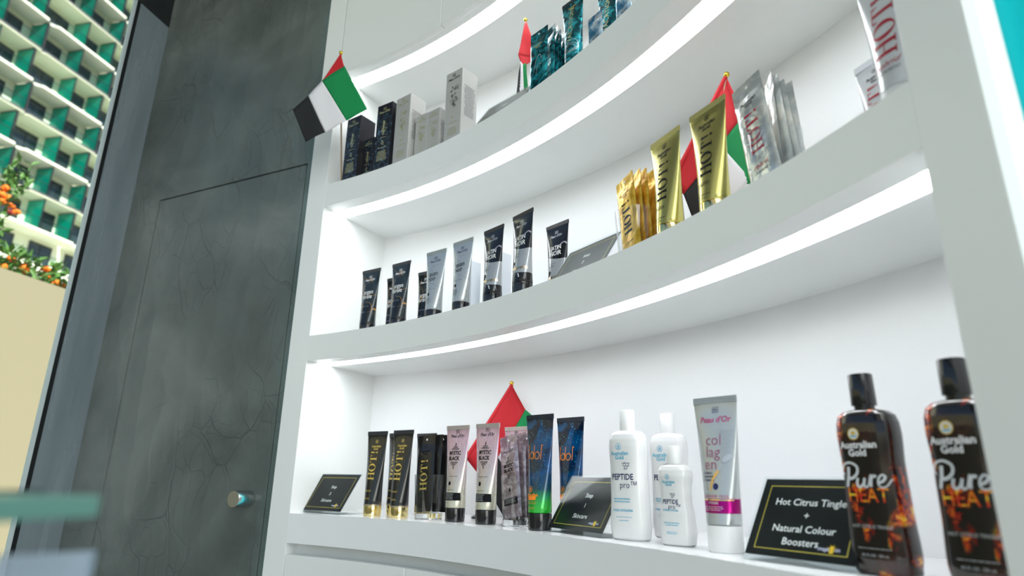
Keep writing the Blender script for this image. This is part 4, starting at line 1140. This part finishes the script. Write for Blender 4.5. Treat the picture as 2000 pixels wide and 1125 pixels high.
place('gs2', None, 30.5, .080, Z2 + .006, -4, 'rear amber gold sachet beside the left gold tube', 'sachet', 'amber gold sachets', (-2, -1))
place('gold', gold_tube, 28.15, .043, Z2, -3, 'shiny gold tube with black letters, left one beside the amber sachets', 'tube', 'gold tubes')
place('gold', None, 25.08, .043, Z2, 2, 'shiny gold tube with black letters, right one in front of the flag', 'tube', 'gold tubes')
place('glass', None, 22.1, .068, Z2, 0, 'clear glass tumbler holding silver sachets', 'glass', 'glass tumblers')
KS = Sach(.052, .178, seed=4)
place('ss1', lambda: gold_sachet(True, KS, silvsf, ch_red, True), 21.8, .038, Z2 + .006, 2, 'front silver sachet with red letters in its glass', 'sachet', 'silver sachets', (-3, -9))
place('ss2', lambda: make_sachet(Sach(.050, .172, seed=6), silvsf, None), 21.7, .054, Z2 + .006, -28, 'second silver sachet, seen edge-on behind the front one', 'sachet', 'silver sachets', (-2, -7))
place('ss2', None, 21.75, .066, Z2 + .006, -8, 'third silver sachet in the glass', 'sachet', 'silver sachets', (-1, -6))
place('ss2', None, 21.95, .082, Z2 + .002, 4, 'fourth silver sachet leaning back in the glass', 'sachet', 'silver sachets', (0, -5))
place('ss2', None, 22.1, .094, Z2 + .000, 2, 'rearmost silver sachet, at the right rim of its glass', 'sachet', 'silver sachets', (1, -2))
place('wh', lambda: white_tube(SW), 15.69, .045, Z2, 4, 'large pearl white tube with red letters cut off by the right post', 'tube', 'pearl white tubes')
place('whs', lambda: white_tube(SWs), 18.54, .124, Z2, 3, 'smaller pearl white tube behind the large white one', 'tube', 'pearl white tubes')

# ---- top shelf
BC = lambda: black_carton(.056, .056, .205)
place('bc', BC, 60.6, .014, Z1, -5, 'tall black carton with gold print under the flag', 'box', 'black cartons')
place('bcs', lambda: black_carton(.044, .044, .135), 59.2, .036, Z1, -5, 'short black carton between the two tall black cartons', 'box', 'black cartons')
place('bc', None, 56.5, .008, Z1, 1, 'tall black carton with gold print beside the silver cartons', 'box', 'black cartons')
place('sc', lambda: silver_carton(.056, .056, .205, ch_gold_dk), 54.25, .010, Z1, -2, 'tall silver carton with pale gold print beside the black cartons', 'box', 'silver cartons')
place('scs', lambda: silver_carton(.043, .043, .135, ch_gold_dk), 52.35, .026, Z1, 1, 'short silver carton, left one of the small pair', 'box', 'silver cartons')
place('scs', None, 50.95, .028, Z1, 1, 'short silver carton, right one of the small pair', 'box', 'silver cartons')
place('scd', lambda: silver_carton(.056, .056, .205, ch_gold_dk, True), 48.1, .014, Z1, 3, 'tall silver carton with dark 24k print, rightmost of the cartons', 'box', 'silver cartons')
place('sign5', lambda: make_sign([('Step', .066), ('Skincare', .027)]), 43.41, .017, Z1, 2, 'tilted table sign on the top shelf beside the tall carton', 'sign', 'table signs')
KT = Sach(.052, .172, seed=9)
def teal_sachet():
    e = make_sachet(KT, tealf, holem); decal('brand_print', aus(0, .130, .9), ch_gold_dk, KT.surf, e, eps=.0007)
    decal('swirl_print', [stroke2d([(-.012, .06), (-.004, .09), (.006, .10), (.012, .085)], .0012), stroke2d([(-.004, .05), (.002, .075), (.012, .07)], .001)], ch_silver, KT.surf, e, eps=.0007); return e
place('ts1', teal_sachet, 38.6, .022, Z1, 5, 'front teal sachet with hang hole beside the top-shelf flag', 'sachet', 'teal sachets', (-3, -2))
place('ts2', lambda: make_sachet(Sach(.050, .168, seed=7), tealf, None), 38.1, .036, Z1, -8, 'second teal sachet in the top-shelf stack', 'sachet', 'teal sachets', (-2, -2))
place('ts2', None, 38.15, .050, Z1, -12, 'third teal sachet in the top-shelf stack', 'sachet', 'teal sachets', (-1, -1))
place('ts2', None, 38.35, .064, Z1, -6, 'fourth teal sachet in the top-shelf stack', 'sachet', 'teal sachets', (0, -1))
place('ts2', None, 38.5, .078, Z1, -10, 'rearmost teal sachet in the top-shelf stack', 'sachet', 'teal sachets', (0, 0))
place('vac', teal_tube, 35.55, .039, Z1, 6, 'teal tube with long gold lettering right of the sachet stack', 'tube', 'teal tubes')
place('vac', None, 33.33, .077, Z1, 6, 'teal tube with long gold lettering nearer the top picture edge', 'tube', 'teal tubes')
place('ts3', lambda: make_sachet(Sach(.040, .110, seed=12), foil('pale_blue_foil', (.10, .35, .60), (.75, .85, .92), 40, .15, .7), None), 33.55, .044, Z1, 2, 'small pale blue sachet between the two teal tubes', 'sachet', 'pale blue sachets')
place('ts3', None, 30.75, .040, Z1, 4, 'pale blue sachet at the top picture edge, right of the teal tubes', 'sachet', 'pale blue sachets')

# ---- flags
R_, G_, W_, B_ = 0, 1, 2, 3
def P3(px, py, d): return far(px, py, d)
def V3(p): return (p.x, p.y, p.z)
def pz(th, off, z): p = pol(th, off); return (p.x, p.y, z)
# hanging in front of the left post, top shelf
dd = lambda px, py: 1.52 - .0008 * (px - 640)
def q(*pts): return [V3(P3(x, y, dd(x, y))) for x, y in pts]
flag('flag', V3(P3(666, 103, dd(666, 103))), pz(61.9, .030, Z1),
     [(*q((664, 107), (666, 106), (672, 129), (629, 158)), R_), (*q((673, 129), (629, 158), (677, 236), (717, 213)), G_),
      (*q((629, 158), (602, 187), (635, 258), (677, 236)), W_), (*q((602, 187), (572, 214), (597, 277), (635, 258)), B_)],
     'small green white and black flag hanging in front of the left white post', basez=Z1, ripple=.003)
dd = lambda px, py: 1.285
flag('flag', V3(P3(1026.5, 39, 1.30)), pz(42.6, .10, Z1),
     [(*q((1025, 43), (1029, 43), (1050, 112), (1012, 108)), R_), (*q((1012, 108), (1048, 108), (1044, 118), (1020, 129)), R_), (*q((1027, 123), (1021, 126), (1024, 190), (1033, 186)), G_), (*q((1021, 126), (1017, 120), (1014, 192), (1024, 190)), W_), (*q((1018, 118), (1013, 140), (1007, 200), (1015, 195)), B_)],
     'small drooping flag with red top on the top shelf, by the teal sachets', basez=Z1, ripple=.006)
dd = lambda px, py: 1.50 + (px - 1000) * .0002
flag('flag', V3(P3(999.2, 748.5, 1.50)), pz(49.0, .175, Z3),
     [(*q((1000, 752), (910, 895), (945, 940), (1026, 800)), R_), (*q((1026, 800), (1000, 845), (1044, 892), (1074, 842)), G_), (*q((1000, 845), (972, 893), (1012, 950), (1044, 892)), W_), (*q((972, 893), (945, 940), (985, 1012), (1012, 950)), B_)],
     'small flag leaning behind the pink tubes on the bottom shelf', basez=Z3, hem=q((1000, 752), (955, 824), (912, 892)), ripple=.004)
dd = lambda px, py: .985 + (px - 1419) * -.0002
flag('flag', V3(P3(1419, 146, .985)), pz(29.0, .13, Z2),
     [(*q((1417, 151), (1310, 360), (1335, 380), (1443, 237)), R_), (*q((1417, 152), (1419, 151), (1438, 190), (1443, 237)), R_), (*q((1443, 237), (1408, 284), (1442, 360), (1478, 360)), G_), (*q((1408, 284), (1371, 332), (1405, 430), (1466, 350)), W_), (*q((1371, 332), (1335, 380), (1368, 470), (1405, 430)), B_)],
     'small flag leaning behind the gold tubes on the middle shelf', basez=Z2, hem=q((1417, 152), (1364, 256), (1312, 356)), ripple=.005)

# ------------------------------------------------------------------ glass counter close to the camera, lower left
cz = CAMZ - .0125
tg_ = mat('green_glass_edge', (.17, .33, .28), .3, trans=.3)
paneM = mat('bluish_frosted_pane', (.34, .40, .50), .3); paneM.node_tree.nodes['Principled BSDF'].inputs['Alpha'].default_value = .6
cnt = empty('glass_counter', (-.27, .22, 0)); cnt.matrix_world = Matrix.Translation((0, 0, 0))
tag(cnt, 'glass-topped counter with pale green edge, blurred at the lower left corner', 'counter')
A = far(197, 984, .30); A = Vector((A.x, A.y)); Bp = far(-60, 992, .36); Bp = Vector((Bp.x, Bp.y))
dvec = (Bp - A).normalized(); nv_ = Vector((dvec.y, -dvec.x))
if nv_.y > 0: nv_ = -nv_
zt_, zb_ = far(100, 964, .32).z, far(100, 1006, .32).z
MB().prism([A, A + dvec * .6, A + dvec * .6 + nv_ * .18, A + nv_ * .16], zb_, zt_).build('counter_top', tg_, cnt, bevel=.001)
pz1 = far(60, 975, .34)
MB().box(-.006, -.006, -.0, .006, .006, zt_ - zb_ + .002).build('glass_clamp', mat('dark_clamp_metal', (.03, .06, .07), .3, .8), cnt, loc=(pz1.x, pz1.y - .008, zb_ - .001))
A2 = far(176, 1085, .33); A2 = Vector((A2.x, A2.y)); B2 = far(-80, 1065, .33); B2 = Vector((B2.x, B2.y))
mb = MB().prism([A2, B2, B2 + Vector((0, .004)), A2 + Vector((0, .004))], far(60, 1075, .33).z - .25, far(60, 1082, .33).z)
mb.build('side_pane', paneM, cnt)
MB().prism([A + nv_ * .02, A + dvec * .5 + nv_ * .02, A + dvec * .5 + nv_ * .16, A + nv_ * .14], 0, .9).build('counter_body', white_lac, cnt)
